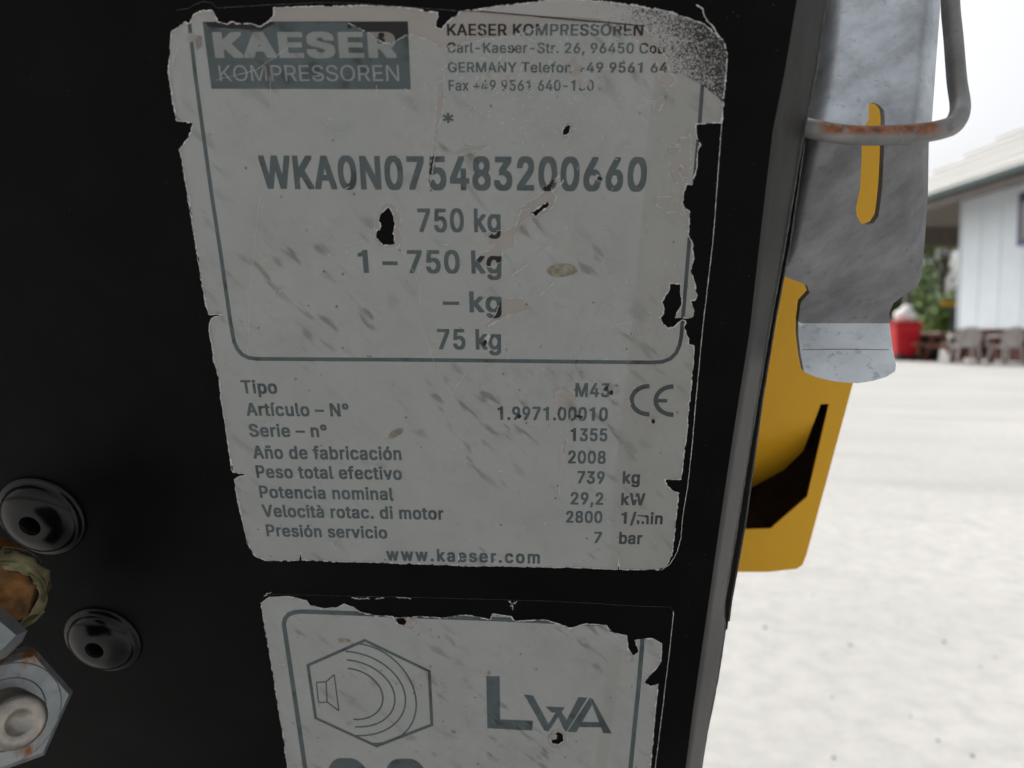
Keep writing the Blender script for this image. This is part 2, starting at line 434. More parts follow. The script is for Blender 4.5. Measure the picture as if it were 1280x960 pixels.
def lettering(body, x0, x1, yb0, yb1, ytop, parent, mat='ink', w=0.00013, bold=0.016, space=0.0, name='lettering'):
    """printed words fitted between two baseline ends; weight is built up from slightly shifted strikes"""
    V0, F0, pen = [], [], 0.0
    for ch in body:
        VV, TT, adv = glyph(ch); k0 = len(V0)
        V0 += [(x + pen, y) for x, y in VV]; F0 += [tuple(j + k0 for j in t) for t in TT]; pen += adv + bold * 1.2 + space
    xs = [p[0] for p in V0]
    xa, xb = min(xs) - bold, max(xs) + bold
    A, B = Vector(L(x0, yb0)), Vector(L(x1, yb1))
    Tp = Vector(L((x0 + x1) / 2, ytop)); ex = (B - A); wid = ex.length; ex.normalize(); ey = Vector((-ex.y, ex.x))
    if ey.y < 0: ey = -ey
    H = (Tp - (A + B) / 2).dot(ey)
    bx = bold; by = bold * 0.6
    kx, ky = wid / (xb - xa), H / (CAP + 2 * by)
    hits = [(0, 0)] + ([(c * bx, d * by) for c in (-1, 1) for d in (-1, 0, 1)] + [(0, by), (0, -by)] if bold else [])
    vs_, fs = [], []
    for i, (sx, sy) in enumerate(hits):
        k0 = len(vs_)
        for p in V0:
            q = A + ex * ((p[0] + sx - xa) * kx) + ey * ((p[1] + sy + by) * ky)
            vs_.append((q.x, q.y, w + i * 1.2e-6))
        fs += [tuple(j + k0 for j in f) for f in F0]
    return put(name, mesh(name, vs_, fs), mat, parent, PM)
def stroke_poly(path, wpx):
    """open pixel path -> closed outline of a stroke"""
    lft, rgt = [], []; n = len(path)
    for i, p in enumerate(path):
        a, c = path[max(i - 1, 0)], path[min(i + 1, n - 1)]
        tx, ty = c[0] - a[0], c[1] - a[1]; l = math.hypot(tx, ty) or 1
        ww = wpx(i / (n - 1)) if callable(wpx) else wpx
        nx, ny = -ty / l * ww / 2, tx / l * ww / 2
        lft.append((p[0] + nx, p[1] + ny)); rgt.append((p[0] - nx, p[1] - ny))
    return lft + rgt[::-1]
def flat(name, polys, mat, parent, w=0.00013):
    """flat printed shape(s) from pixel outlines"""
    V, T = cdt(polys); ctr = V[T].mean(1)
    s = np.zeros(len(T), bool)
    for p in polys: s |= inside(p, ctr[:, 0], ctr[:, 1])
    return put(name, sheet_from(V, T, s, w, None, name), mat, parent, PM)

# =================================================================== THE SETTING
m, nt, b = nm('pale_concrete'); M['ground'] = m
c = mix(nt, ramp(nt, 0.35, 0.7, tex(nt, 0.55, 6, 0.6)), (0.47, 0.46, 0.438), (0.385, 0.38, 0.365))
c = mix(nt, math_n(nt, 'MULTIPLY', ramp(nt, 0.42, 0.62, tex(nt, 16, 6, 0.7)), 0.6), c, (0.33, 0.328, 0.315))
c = mix(nt, math_n(nt, 'MULTIPLY', ramp(nt, 0.56, 0.66, tex(nt, 1.1, 3, 0.5, mscale=(0.35, 1.6, 1), rot=(0, 0, R(20)))), 0.35), c, (0.29, 0.285, 0.275))
nt.links.new(c, b.inputs['Base Color']); b.inputs['Roughness'].default_value = 0.9; b.inputs['Specular IOR Level'].default_value = 0.2
bump(nt, b, tex(nt, 60, 6, 0.7), 0.5, 0.004)
me = mesh('ground', [(-300, -300, 0), (300, -300, 0), (300, 600, 0), (-300, 600, 0)], [(0, 1, 2, 3)])
tag(put('ground', me, 'ground'), kind='structure')
# loose chips of dark grit scattered over the yard
bm = bmesh.new(); r2 = random.Random(5)
def grit(x, y, s):
    k = bmesh.ops.create_icosphere(bm, subdivisions=1, radius=s)['verts']
    for v in k: v.co = Vector((v.co.x * r2.uniform(.7, 1.3) + x, v.co.y * r2.uniform(.7, 1.3) + y, v.co.z * 0.6 + s * 0.35))
def G(px, py):
    r = ray(px, py); t = -CAM_H / r.z; return CO + r * t
for px, py in ((1215, 945), (1138, 896), (1172, 926), (1016, 744), (956, 785), (1180, 803), (1042, 948), (1063, 807), (1122, 779), (1040, 872)):
    p = G(px, py); grit(p.x, p.y, 0.0028 + 0.0022 * r2.random())
for k in range(450):
    y = 1.0 + 9 * r2.random() ** 1.5; x = r2.uniform(-1.0, 1.0) * (y + 1.2)
    grit(x, y, r2.uniform(0.0012, 0.0032))
M['grit'] = simple('dark_grit', (0.19, 0.19, 0.19), 0.9, 0, 0.4, 3, 0.2)
tag(put('grit_chips', bm_mesh('grit_chips', bm), 'grit'), 'loose dark grit chips scattered over the pale yard', 'grit', kind='stuff')

# =================================================================== THE COMPRESSOR
comp = empty('compressor', Matrix.Translation((-0.35, 0.65, 0)))
tag(comp, 'portable air compressor with black front sheet, zinc side latch and yellow hood', 'compressor')
# outline of the front sheet's right-hand fold, followed down the sheet (inner bend line, outer bend line)
inner = [(1015, -120), (996, 0), (981, 90), (966, 163), (951, 290), (937, 415), (917, 540), (899, 660), (887, 745), (876, 820), (866, 890), (857, 960), (843, 1080)]
outer = [(1052, -120), (1033, 0), (1020, 90), (1003, 175), (980, 312), (961, 415), (942, 530), (922, 655), (906, 752), (905, 772), (907, 785), (897, 850), (884, 915), (877, 960), (864, 1080)]
def at_y(path, y):
    for a, c in zip(path[:-1], path[1:]):
        if a[1] <= y <= c[1]: t = (y - a[1]) / (c[1] - a[1]); return a[0] + (c[0] - a[0]) * t
    return path[-1][0] if y > path[-1][1] else path[0][0]
DEP = -0.0065
ys = [-120 + 12 * i for i in range(101)]
bm = bmesh.new(); rows = []
for y in ys:
    xi, xo = at_y(inner, y), at_y(outer, y)
    a = Vector((*L(xi, y), 0)); c = L3(xo, y, DEP)
    row = [a]
    for k in range(1, 8):
        t = k / 7; p = a.lerp(c, t); p.z = DEP * (0.06 if k == 1 else 0.06 + 0.94 * (t - 1 / 7) / (6 / 7))
        row.append(p)
    row.append(Vector((c.x - 0.0006, c.y, DEP - 0.0012))); row.append(Vector((c.x - 0.004, c.y, DEP - 0.0014)))
    rows.append([bm.verts.new(p) for p in row])
for a, c in zip(rows[:-1], rows[1:]):
    for k in range(len(a) - 1): bm.faces.new((a[k], c[k], c[k + 1], a[k + 1]))
put('folded_edge', bm_mesh('folded_edge', bm), 'black_edge', comp, PM, True)
# flat sheet: out to the left and above and below the picture, butting on the fold
UL, VT, VB = -0.62, 0.36, -0.34
verts = [Vector((*L(at_y(inner, y), y), 0)) for y in ys]
top_u = verts[0].x + (VT - verts[0].y) * 0.02; bot_u = verts[-1].x
poly = [(top_u, VT)] + [(p.x, p.y) for p in verts] + [(bot_u, VB), (UL, VB), (UL, VT)]
bm = bmesh.new(); f = bm.faces.new([bm.verts.new((x, y, 0)) for x, y in poly]); bmesh.ops.triangulate(bm, faces=[f])
bmesh.ops.recalc_face_normals(bm, faces=bm.faces)
if sum(f.normal.z for f in bm.faces) < 0: bmesh.ops.reverse_faces(bm, faces=bm.faces)
put('front_sheet', bm_mesh('front_sheet', bm, False), 'black', comp, PM)
# second sheet lip behind the fold, seen as a dark seam with a rubbed edge
lip_in = [(1003, 176), (986, 300), (967, 400), (950, 505), (929, 655), (912, 752), (905, 786)]
lip_out = [(1006, 172), (988, 300), (969, 400), (952, 505), (931.5, 655), (914, 752), (910, 786)]
bm = bmesh.new(); rows = []
for i in range(60):
    y = 150 + i * 10.8
    xo = at_y([(1010, 146)] + lip_out + [(902, 830)], y)
    q = L3(xo, y, -0.010)
    rows.append([bm.verts.new((q.x - 0.006, q.y, -0.0098)), bm.verts.new((q.x - 0.0005, q.y, -0.0098)), bm.verts.new((q.x, q.y, -0.0103)), bm.verts.new((q.x, q.y, -0.016))])
for a, c in zip(rows[:-1], rows[1:]):
    for k in range(3): bm.faces.new((a[k], c[k], c[k + 1], a[k + 1]))
lip = put('seam_lip', bm_mesh('seam_lip', bm), 'black', comp, PM, True)
M['rubbed'] = simple('rubbed_bare_edge', (0.12, 0.118, 0.112), 0.5, 0.2, 0.6, 700, 0.4)
bm = bmesh.new()
tube_bm(bm, [L3(at_y([(1010, 146)] + lip_out + [(902, 830)], y) + 0.3, y, -0.0100) for y in range(176, 784, 8)], 0.00022, 6)
put('lip_edge', bm_mesh('lip_edge', bm), 'rubbed', lip, PM, True)
bm = bmesh.new()
tube_bm(bm, [L3(at_y(outer, y), y, DEP - 0.0003) for y in range(-60, 1010, 8)], [0.00018 + 0.00012 * rng.random() for y in range(-60, 1010, 8)], 6)
put('fold_edge_wear', bm_mesh('fold_edge_wear', bm), 'rubbed', comp, PM, True)
# body behind the sheet, hood above, chassis, wheels (out of the picture, the machine stands on the ground)
Y0 = (PM @ Vector((0, 0.0, 0))).y
def W(u, v, w=0.0): return PM @ Vector((u, v, w))
ru = L(905, 700)[0] - 0.02
bm = bmesh.new()
fr = [W(UL, VB, -0.02), W(ru, VB, -0.02), W(ru + 0.0, VT, -0.02), W(UL, VT, -0.02)]
bk = [Vector((p.x, 1.35, p.z)) for p in fr]
vv = [bm.verts.new(p) for p in fr + bk]
for f in ((0, 1, 2, 3), (4, 7, 6, 5), (0, 4, 5, 1), (1, 5, 6, 2), (2, 6, 7, 3), (3, 7, 4, 0)): bm.faces.new([vv[i] for i in f])
put('body', bm_mesh('body', bm), 'black', comp)
zt = fr[2].z; xr = fr[1].x; xl = fr[0].x
ld = box('lid', xl - 0.03, xr + 0.02, fr[2].y - 0.10, 1.40, zt + 0.012, zt + 0.16, 'yellow', comp, 0.03)  # unseen lid, its front overhang added to shade the sheet
box('lid_shade_panel', xl, xr - 0.01, fr[2].y - 0.07, 1.36, zt + 0.004, zt + 0.010, 'void', ld)  # unseen dark underside added to cut light reaching the sheet
zb = fr[0].z
box('chassis_rail', xl + 0.06, xl + 0.12, fr[0].y + 0.02, 1.3, zb - 0.086, zb - 0.004, 'black', comp, 0.006)
box('chassis_rail', xr - 0.12, xr - 0.06, fr[0].y + 0.02, 1.3, zb - 0.086, zb - 0.004, 'black', comp, 0.006)
for x in (xl - 0.09, xr - 0.30):
    if x > xl: x = xr - 0.19
    bm = bmesh.new()
    lathe_bm(bm, [(0.12, -0.06), (0.20, -0.075), (0.235, -0.05), (0.24, 0.0), (0.235, 0.05), (0.20, 0.075), (0.12, 0.06), (0.12, -0.06)], 36)
    mt = Matrix.Translation((x, 0.95, 0.24)) @ Matrix.Rotation(R(90), 4, 'Y')
    wh = put('wheel', bm_mesh('wheel', bm), 'rubber', comp, mt, True)
    bm = bmesh.new(); lathe_bm(bm, [(0, -0.045), (0.05, -0.05), (0.12, -0.02), (0.122, 0.02), (0.05, 0.05), (0, 0.045)], 24)
    put('rim', bm_mesh('rim', bm), 'zinc', wh, mt, True)
box('support_leg', xl + 0.30, xl + 0.36, fr[0].y + 0.30, fr[0].y + 0.36, 0.0, zb - 0.004, 'zinc', comp, 0.004)

# domed fasteners
def dome(px, py, rpx):
    c = Vector(L(px, py)); r = (Vector(L(px + rpx, py)) - c).length
    fm = PM @ Matrix.Translation((c.x, c.y, 0))
    bm = bmesh.new(); h = r * 0.42
    prof = [(r * 1.0, 0.0), (r * 0.99, r * 0.06), (r * 0.95, r * 0.09), (r * 0.89, r * 0.09), (r * 0.86, r * 0.12)]
    for k in range(1, 9):
        a = k / 8 * R(63); prof.append((r * 0.85 * math.cos(a), r * 0.12 + (h - r * 0.12) * math.sin(a) / math.sin(R(63))))
    prof.append((r * 0.24, h))
    lathe_bm(bm, prof, 48)
    o = put('domed_bolt', bm_mesh('domed_bolt', bm), 'dome', comp, fm, True)
    bm = bmesh.new(); lathe_bm(bm, [(r * 0.242, h), (r * 0.225, h - r * 0.05), (r * 0.21, h - r * 0.4), (0, h - r * 0.45)], 6)
    put('hex_socket', bm_mesh('hex_socket', bm), 'hole', o, fm)
    return o
dome(52, 645, 54); dome(129, 799, 47)

# hex nut with stud, lower left, on its own bracket axis
def frame_axis(loc, ax, roll=0.0):
    q = ax.to_track_quat('Z', 'Y').to_matrix().to_4x4()
    return Matrix.Translation(loc) @ q @ Matrix.Rotation(roll, 4, 'Z')
def hex_nut(bm, R_, h):
    lathe_bm(bm, [(R_, 0), (R_, h * 0.80), (R_ * 0.90, h), (R_ * 0.4, h)], 6)
    # washer-faced top, countersunk
    lathe_bm(bm, [(R_ * 0.80, h * 0.99), (R_ * 0.77, h * 1.03), (R_ * 0.56, h * 1.03), (R_ * 0.44, h * 0.86)], 40)
    bm.verts.ensure_lookup_table()
ax = (RT * 0.72 + UP * 0.10 - FW * 0.66).normalized()
zc = 0.150; loc = CO + ray(8, 893) * zc
Rn = 76 * zc / FPX * 1.04
fm = frame_axis(loc - ax * Rn * 0.55, ax, R(0))
bm = bmesh.new(); hex_nut(bm, Rn, Rn * 0.55)
bm.faces.new([v for v in bm.verts[:6]][::-1])
nut = put('hex_nut', bm_mesh('hex_nut', bm), 'zinc_nut', comp, fm)
bm = bmesh.new(); rs = Rn * 0.41; h0 = Rn * 0.5; prof = [(rs * 0.9, 0)]
hh = h0
for k in range(13): prof += [(rs * 0.93, hh), (rs * 1.0, hh + rs * 0.06), (rs * 0.93, hh + rs * 0.12)]; hh += rs * 0.13
prof += [(rs * 0.92, hh), (rs * 0.86, hh + rs * 0.10), (rs * 0.50, hh + rs * 0.10), (rs * 0.46, hh + rs * 0.06), (rs * 0.25, hh - rs * 0.12), (0, hh - rs * 0.18)]
lathe_bm(bm, prof, 40)
put('stud', bm_mesh('stud', bm), 'stud', nut, fm, True)
bm = bmesh.new(); lathe_bm(bm, [(0, -Rn * 1.6), (Rn * 0.7, -Rn * 1.6), (Rn * 0.7, 0.0), (0, 0.0)], 24)
put('nut_boss', bm_mesh('nut_boss', bm), 'black', nut, fm)
# stained brass union with frayed sealant, above the nut
ax2 = (RT * 0.55 - UP * 0.42 - FW * 0.72).normalized()
zc = 0.152; loc = CO + ray(-8, 754) * zc; Rb = 53 * zc / FPX
fm = frame_axis(loc - ax2 * Rb * 0.3, ax2, R(20))
bm = bmesh.new(); lathe_bm(bm, [(0, -Rb * 1.4), (Rb * 0.8, -Rb * 1.4), (Rb * 0.8, -Rb * 0.35), (Rb * 0.92, -Rb * 0.35), (Rb, -Rb * 0.25), (Rb, Rb * 0.20), (Rb * 0.86, Rb * 0.34), (0, Rb * 0.34)], 6)
fit = put('pipe_union', bm_mesh('pipe_union', bm), 'brass', comp, fm)
bm = bmesh.new(); lathe_bm(bm, [(Rb * 0.95, -Rb * 0.42), (Rb * 1.10, -Rb * 0.30), (Rb * 1.16, -Rb * 0.05), (Rb * 1.10, Rb * 0.16), (Rb * 0.97, Rb * 0.24), (Rb * 0.88, Rb * 0.30)], 40)
for v in bm.verts:
    k_ = 1 + 0.10 * mnoise.noise(v.co * 900) + 0.10 * mnoise.noise(v.co * 350 + Vector((3, 1, 2))); v.co.z += Rb * 0.12 * mnoise.noise(v.co * 700); v.co.x *= k_; v.co.y *= k_
put('sealant_collar', bm_mesh('sealant_collar', bm), 'tape', fit, fm, True)
bm = bmesh.new()
for k in range(60):
    a0_ = rng.uniform(0, 6.28); da = rng.uniform(0.4, 1.3); rr = Rb * rng.uniform(1.02, 1.2); hz = rng.uniform(-0.3, 0.33) * Rb; sl = rng.uniform(-0.2, 0.2) * Rb
    pts = [(rr * math.cos(a0_ + da * t / 7), rr * math.sin(a0_ + da * t / 7), hz + sl * t / 7 + rng.uniform(-.02, .02) * Rb) for t in range(8)]
    wv = Rb * rng.uniform(0.015, 0.06)
    pv = None
    for x, y, z in pts:
        a, c = bm.verts.new((x, y, z - wv)), bm.verts.new((x * 1.02, y * 1.02, z + wv))
        if pv: bm.faces.new((pv[0], pv[1], c, a))
        pv = (a, c)
put('sealant_shreds', bm_mesh('sealant_shreds', bm), 'tape', fit, fm)
bm = bmesh.new(); 
p0 = CO + ray(-30, 775) * 0.146; p1 = CO + ray(14, 808) * 0.146
tube_bm(bm, [p0, p0.lerp(p1, 0.5), p1], [0.0040, 0.0040, 0.0036], 6)
put('steel_plug', bm_mesh('steel_plug', bm), 'zinc_nut', fit)

# ---- yellow hood corner with its grip recess, standing behind the fold
HO = -0.085
hood = [(820, 60), (1118, 60), (1128, 200), (1102, 345), (1066, 480), (1034, 598), (1008, 694), (1003, 706), (996, 711), (960, 715), (917, 715), (820, 714)]
rec = [(900, 505), (1036, 505), (1009, 621), (963, 661), (900, 663)]
V, T = cdt([hood, rec]); ct = V[T].mean(1)
s = inside(hood, ct[:, 0], ct[:, 1]) & ~inside(rec, ct[:, 0], ct[:, 1])
T = T[s]; q = [L3(x, y, HO) for x, y in V]
bm = bmesh.new(); bv = [bm.verts.new(p) for p in q]
for t in T: bm.faces.new([bv[i] for i in t])
for v in [v for v in bm.verts if not v.link_faces]: bm.verts.remove(v)
bmesh.ops.recalc_face_normals(bm, faces=bm.faces)
if sum(f.normal.z for f in bm.faces) < 0: bmesh.ops.reverse_faces(bm, faces=bm.faces)
bd = [e for e in bm.edges if len(e.link_faces) == 1]
ex = bmesh.ops.extrude_edge_only(bm, edges=bd)
hx = [e_ for e_ in ex['geom'] if isinstance(e_, bmesh.types.BMVert)]
outer_px = [L3(x, y, HO) for x, y in hood]
for v in hx:
    on_out = min((Vector((v.co.x, v.co.y)) - Vector((p.x, p.y))).length for p in outer_px) < 1e-6
    v.co.z -= 0.10 if on_out else 0.0006
hd = put('hood', bm_mesh('hood', bm, False), 'yellow', comp, PM)
# recess: curved yellow ramp falling away into a pocket with its shade painted dark
bm = bmesh.new(); grid = []
NR, NC = 14, 12
for j in range(NR + 1):
    t = j / NR
    yr = 505 + (593 - 505) * t; xr_ = 1026 + (993 - 1026) * t
    xl_, yl = 880, 505 + (634 - 505) * t
    row = []
    for i in range(NC + 1):
        s_ = i / NC; x = xl_ + (xr_ - xl_) * s_; y = yl + (yr - yl) * s_ - 10 * t * math.sin(s_ * math.pi) * 0.0
        row.append(bm.verts.new(L3(x, y, HO - 0.00005 - 0.030 * t ** 2.2)))
    grid.append(row)
for a, c in zip(grid[:-1], grid[1:]):
    for k in range(NC): bm.faces.new((a[k], c[k], c[k + 1], a[k + 1]))
put('recess_ramp', bm_mesh('recess_ramp', bm), 'yellow', hd, PM, True)
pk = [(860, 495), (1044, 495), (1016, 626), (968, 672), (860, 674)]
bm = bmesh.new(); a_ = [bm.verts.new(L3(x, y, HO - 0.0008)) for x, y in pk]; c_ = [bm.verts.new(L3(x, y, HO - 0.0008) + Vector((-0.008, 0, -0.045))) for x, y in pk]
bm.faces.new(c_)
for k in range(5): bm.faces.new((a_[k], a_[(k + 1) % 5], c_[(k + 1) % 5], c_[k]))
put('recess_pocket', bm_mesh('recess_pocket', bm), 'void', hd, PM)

# ---- toggle latch on the side
LO = -0.016
def latch_off(y):
    """depth profile of the pressed plate, followed down the photograph"""
    if y < 165: return LO - 0.021 * ((165 - y) / 165.0) ** 1.1
    if y < 335: return LO
    if y < 405: t = (y - 335) / 70; return LO - 0.006 * (t * t * (3 - 2 * t))
    t = (y - 405) / 75; return LO - 0.006 + 0.013 * t
plate = [(1030, -60), (1183, -60), (1176, 0), (1170, 80), (1165, 150), (1161, 180), (1160, 240), (1156, 300), (1153, 338), (1150, 352), (1143, 361), (1130, 369), (1117, 379), (1112, 390), (1112, 404), (1116, 436), (1120, 456), (1119, 464), (1108, 471), (1092, 476), (1072, 479), (1044, 477), (1022, 472), (1005, 465), (1001, 445), (998, 420), (998, 402), (1001, 378), (1012, 366), (1009, 357), (998, 352), (984, 347), (966, 336), (966, 320), (980, 250), (997, 180), (1012, 110), (1022, 40)]
slot = [(1077, 150), (1078, 138), (1083, 131), (1091, 128), (1099, 131), (1105, 138), (1106, 150), (1105, 190), (1103, 230), (1100, 258), (1098, 270), (1092, 279), (1084, 282), (1076, 279), (1071, 270), (1070, 260), (1075, 235), (1077, 200)]
def fine(poly, st): 
    out = []
    for i in range(len(poly)):
        a, c_ = poly[i], poly[(i + 1) % len(poly)]; k = max(1, int(math.hypot(c_[0] - a[0], c_[1] - a[1]) / st))
        out += [(a[0] + (c_[0] - a[0]) * j / k, a[1] + (c_[1] - a[1]) * j / k) for j in range(k)]
    return out
pf, sf = fine(plate, 6), fine(slot, 4)
vs_ = [Vector(p) for p in pf + sf]; es = [(i, (i + 1) % len(pf)) for i in range(len(pf))] + [(len(pf) + i, len(pf) + (i + 1) % len(sf)) for i in range(len(sf))]
gx_, gy_ = np.meshgrid(np.arange(960, 1190, 6.0), np.arange(-58, 480, 6.0))
ok = inside(pf, gx_.ravel(), gy_.ravel()) & ~inside(sf, gx_.ravel(), gy_.ravel())
bpts = np.array(pf + sf); dist_ = np.sqrt(((np.stack([gx_.ravel(), gy_.ravel()], 1)[:, None, :] - bpts[None]) ** 2).sum(2)).min(1); ok &= dist_ > 3.6
vs_ += [Vector((x + 0.13, y + 0.17)) for x, y, o_ in zip(gx_.ravel(), gy_.ravel(), ok) if o_]
r_ = delaunay_2d_cdt(vs_, es, [], 0, 1e-4)
V = np.array([tuple(v) for v in r_[0]]); T = np.array([f for f in r_[2] if len(f) == 3]); ct = V[T].mean(1)
T = T[inside(pf, ct[:, 0], ct[:, 1]) & ~inside(sf, ct[:, 0], ct[:, 1])]
edge_l = [(1030, -60), (1022, 40), (1012, 110), (997, 180), (980, 250), (966, 325), (966, 346)]
edge_r = [(1183, -60), (1176, 0), (1170, 80), (1165, 150), (1161, 180), (1160, 240), (1156, 300), (1153, 345)]
bm = bmesh.new(); bv = []
for x, y in V:
    off = latch_off(y)
    if y < 352:   # pressed channel: both long edges roll back
        dl = x - at_y(edge_l, y); dr = at_y(edge_r, y) - x
        k = max(0.0, 1 - dl / 30.0) * min(1.0, max(0.0, (352 - y) / 40.0)); off -= 0.0080 * k * k
        k = max(0.0, 1 - dr / 26.0) * min(1.0, max(0.0, (345 - y) / 60.0)); off -= 0.0050 * k * k
        if 128 < y < 284 and False: pass
    bv.append(bm.verts.new(L3(x, y, off)))
for t in T: bm.faces.new([bv[i] for i in t])
for v in [v for v in bm.verts if not v.link_faces]: bm.verts.remove(v)
bmesh.ops.recalc_face_normals(bm, faces=bm.faces)
if sum(f.normal.z for f in bm.faces) < 0: bmesh.ops.reverse_faces(bm, faces=bm.faces)
front = list(bm.faces); back = {v: bm.verts.new(v.co - Vector((0, 0, 0.0021))) for v in list(bm.verts)}
rim_e = [e for e in bm.edges if len(e.link_faces) == 1]
for e in rim_e:
    f_ = e.link_faces[0]; a_, c_ = e.verts
    lp_ = [l for l in f_.loops if l.edge == e][0]; a_, c_ = lp_.vert, lp_.link_loop_next.vert
    bm.faces.new((c_, a_, back[a_], back[c_])).smooth = False
for f_ in front: bm.faces.new([back[v] for v in reversed(f_.verts)])
latch = put('latch', bm_mesh('latch', bm, False), 'zinc', comp, PM)
nf_ = len(front)
for i_, p in enumerate(latch.data.polygons): p.use_smooth = len(p.vertices) == 3
latch.data.set_sharp_from_angle(angle=R(50))
latch.data.materials.append(M['zinc_bright']); latch.data.materials.append(M['zinc_mid']); vupper = L(1100, 168, LO)[1]; vtongue = L(1060, 403, LO - 0.006)[1]  # paler zinc by height carries the sky light on tongue and upper plate
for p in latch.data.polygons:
    if sum(latch.data.vertices[i].co.y for i in p.vertices) / len(p.vertices) < vtongue: p.material_index = 1
    elif sum(latch.data.vertices[i].co.y for i in p.vertices) / len(p.vertices) > vupper: p.material_index = 2
latch['label'] = 'zinc toggle latch plate with long slot and bent tongue'
# tongue is the same plate: rubbed zinc, with sky light put into its colour
pth = [(1205, -120, -0.050), (1193, -40, -0.040), (1188, 0, -0.034), (1192, 50, -0.026), (1196, 100, -0.018), (1200, 128, -0.0125), (1199, 143, -0.0085), (1191, 156, -0.0065), (1176, 162, -0.0055), (1150, 166.5, -0.0052), (1110, 169, -0.0050), (1080, 169.5, -0.0050), (1045, 167, -0.0055), (1015, 161, -0.0075), (990, 155, -0.0125), (975, 150, -0.020)]
bm = bmesh.new(); tube_bm(bm, catmull([L3(x, y, o_) for x, y, o_ in pth], 8), 0.00178, 20)
put('wire_bail', bm_mesh('wire_bail', bm), 'zinc_rust', latch, PM, True)
bm = bmesh.new(); tube_bm(bm, [L3(x, 437 - 0.4 * math.sin(x), latch_off(437) + 0.00002) for x in range(1003, 1115, 6)], 0.00011, 6)
put('score_line', bm_mesh('score_line', bm), 'zinc', latch, PM)
# riveted back strap the latch plate hinges on
strap = [(1000, 60), (1086, 60), (1086, 150), (1074, 168), (1000, 168)]
bm = bmesh.new(); a_ = [bm.verts.new(L3(x, y, -0.052)) for x, y in strap]; c_ = [bm.verts.new(L3(x, y, -0.052) + Vector((0, 0, -0.003))) for x, y in strap]
bm.faces.new(a_); bm.faces.new(c_[::-1])
for k in range(5): bm.faces.new((a_[k], c_[k], c_[(k + 1) % 5], a_[(k + 1) % 5]))
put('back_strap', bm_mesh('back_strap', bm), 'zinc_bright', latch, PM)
# stray dust and paint nibs on the front sheet
bm = bmesh.new()
for k in range(160):
    px, py = (rng.uniform(-20, 300), rng.uniform(0, 600)) if rng.random() < 0.35 else (rng.uniform(850, 985), rng.uniform(0, 960))
    if px > at_y(inner, py) - 4: continue
    q = L(px, py); s_ = rng.uniform(0.2, 0.75) * PXM
    kk = [bm.verts.new((q[0] + s_ * math.cos(a) * rng.uniform(.6, 1.4), q[1] + s_ * math.sin(a), 0.00004)) for a in (0.3, 1.6, 2.9, 4.2, 5.4)]
    bm.faces.new(kk)
M['dust'] = simple('grey_dust', (0.07, 0.07, 0.068), 0.9, 0, 0.5, 700, 0.2)
tag(put('dust_specks', bm_mesh('dust_specks', bm, False), 'dust', comp, PM), kind='stuff')

# =================================================================== RATING PLATE
plate1 = empty('rating_plate', PM)
tag(plate1, 'torn silver rating plate with serial number and weights, above the sound power plate', 'nameplate')
film_px = [(215, 40), (231.7, 27.5), (237, 30), (239, 27), (243, 18), (255, 13), (267, 14), (270, 20), (273, 27.5), (284, 30.6), (291, 26.7), (296, 29.5), (314, 30), (326, 34), (338, 26), (343, 18.6), (342, 10),
    (380, 8.5), (420, 8), (460, 7), (500, 9), (522, 11), (533, 15), (547, 16), (547.5, 21), (545, 26), (545, 34), (552, 37), (555, 33), (560, 28), (565, 23), (572, 19), (576, 14),
    (600, 12), (620, 8), (660, 4), (690, -1), (720, -1), (760, 3), (800, 8), (840, 16), (880, 30), (905, 52), (909, 70), (907, 95), (904, 125), (902, 153), (894.6, 153), (872.7, 155), (869, 156),
    (870.6, 171), (875, 182), (871.7, 187.5), (870.6, 210), (866.5, 225), (866, 230), (858, 230), (854, 241.7), (853, 254), (858, 261.5), (862, 264.6), (860, 294), (866.7, 307), (865, 309.5), (866.7, 323.6), (863, 338), (866.7, 348),
    (871, 368.8), (867.6, 375), (863, 376), (865, 381), (868, 388), (866, 396), (863, 397.4), (843.7, 397), (845.5, 391), (851.7, 382), (852.6, 375), (850.4, 364), (850, 354.6), (837.5, 353.7), (836.6, 361), (829.6, 372), (827, 377.6), (830, 385.6), (827.8, 394.4), (824, 395.7), (827, 399.7), (828.7, 406), (835, 410), (842, 408.6), (848, 402.4), (852.6, 399.7), (857, 401.5), (855, 407.7), (857, 415.7), (860.5, 423.6), (860.5, 430), (867.6, 431.6),
    (866, 460), (865, 467), (862, 500), (860, 503), (861, 507), (858, 543), (851, 598.5), (830.6, 598.5), (833, 606), (841, 613), (848, 616), (844, 658), (840, 692), (834, 704.5), (824, 711.6), (774, 711), (773.2, 697), (772, 711), (717, 709), (574.5, 706.5), (573.2, 692), (572, 706), (487, 703), (409, 701), (378, 699.5), (376.3, 689), (374, 700), (333, 700), (320, 695), (312, 683), (305, 658), (296, 619), (293.4, 599),
    (297, 596), (310, 592.2), (292, 590.6), (286.4, 560), (282, 529), (276.6, 498), (275, 477), (271, 462), (268, 455), (265, 430), (262, 413), (262, 404), (266, 397), (280, 393), (262, 392.5), (258, 382), (252, 342), (245, 300), (237.5, 252), (233, 230), (228, 197), (225, 187), (231, 180), (239, 166), (242, 153), (222, 150.5), (218, 135), (211, 90), (213, 65)]
hole1 = [(703, 162), (708, 156), (714, 156), (712, 166), (708, 170), (703, 168)]
hole2 = [(485, 258), (489, 262), (492, 267.5), (493, 276), (494.6, 280), (493, 286.7), (491.7, 291.7), (493.7, 294), (493, 305), (486.7, 306), (480, 306.7), (476, 303), (469.6, 296), (471, 287.5), (475, 286.7), (476, 278.7), (473.3, 276.7), (474, 271), (479, 264)]
slit1 = [(663, 266), (685.5, 251.6), (688, 255.5), (670, 270)]
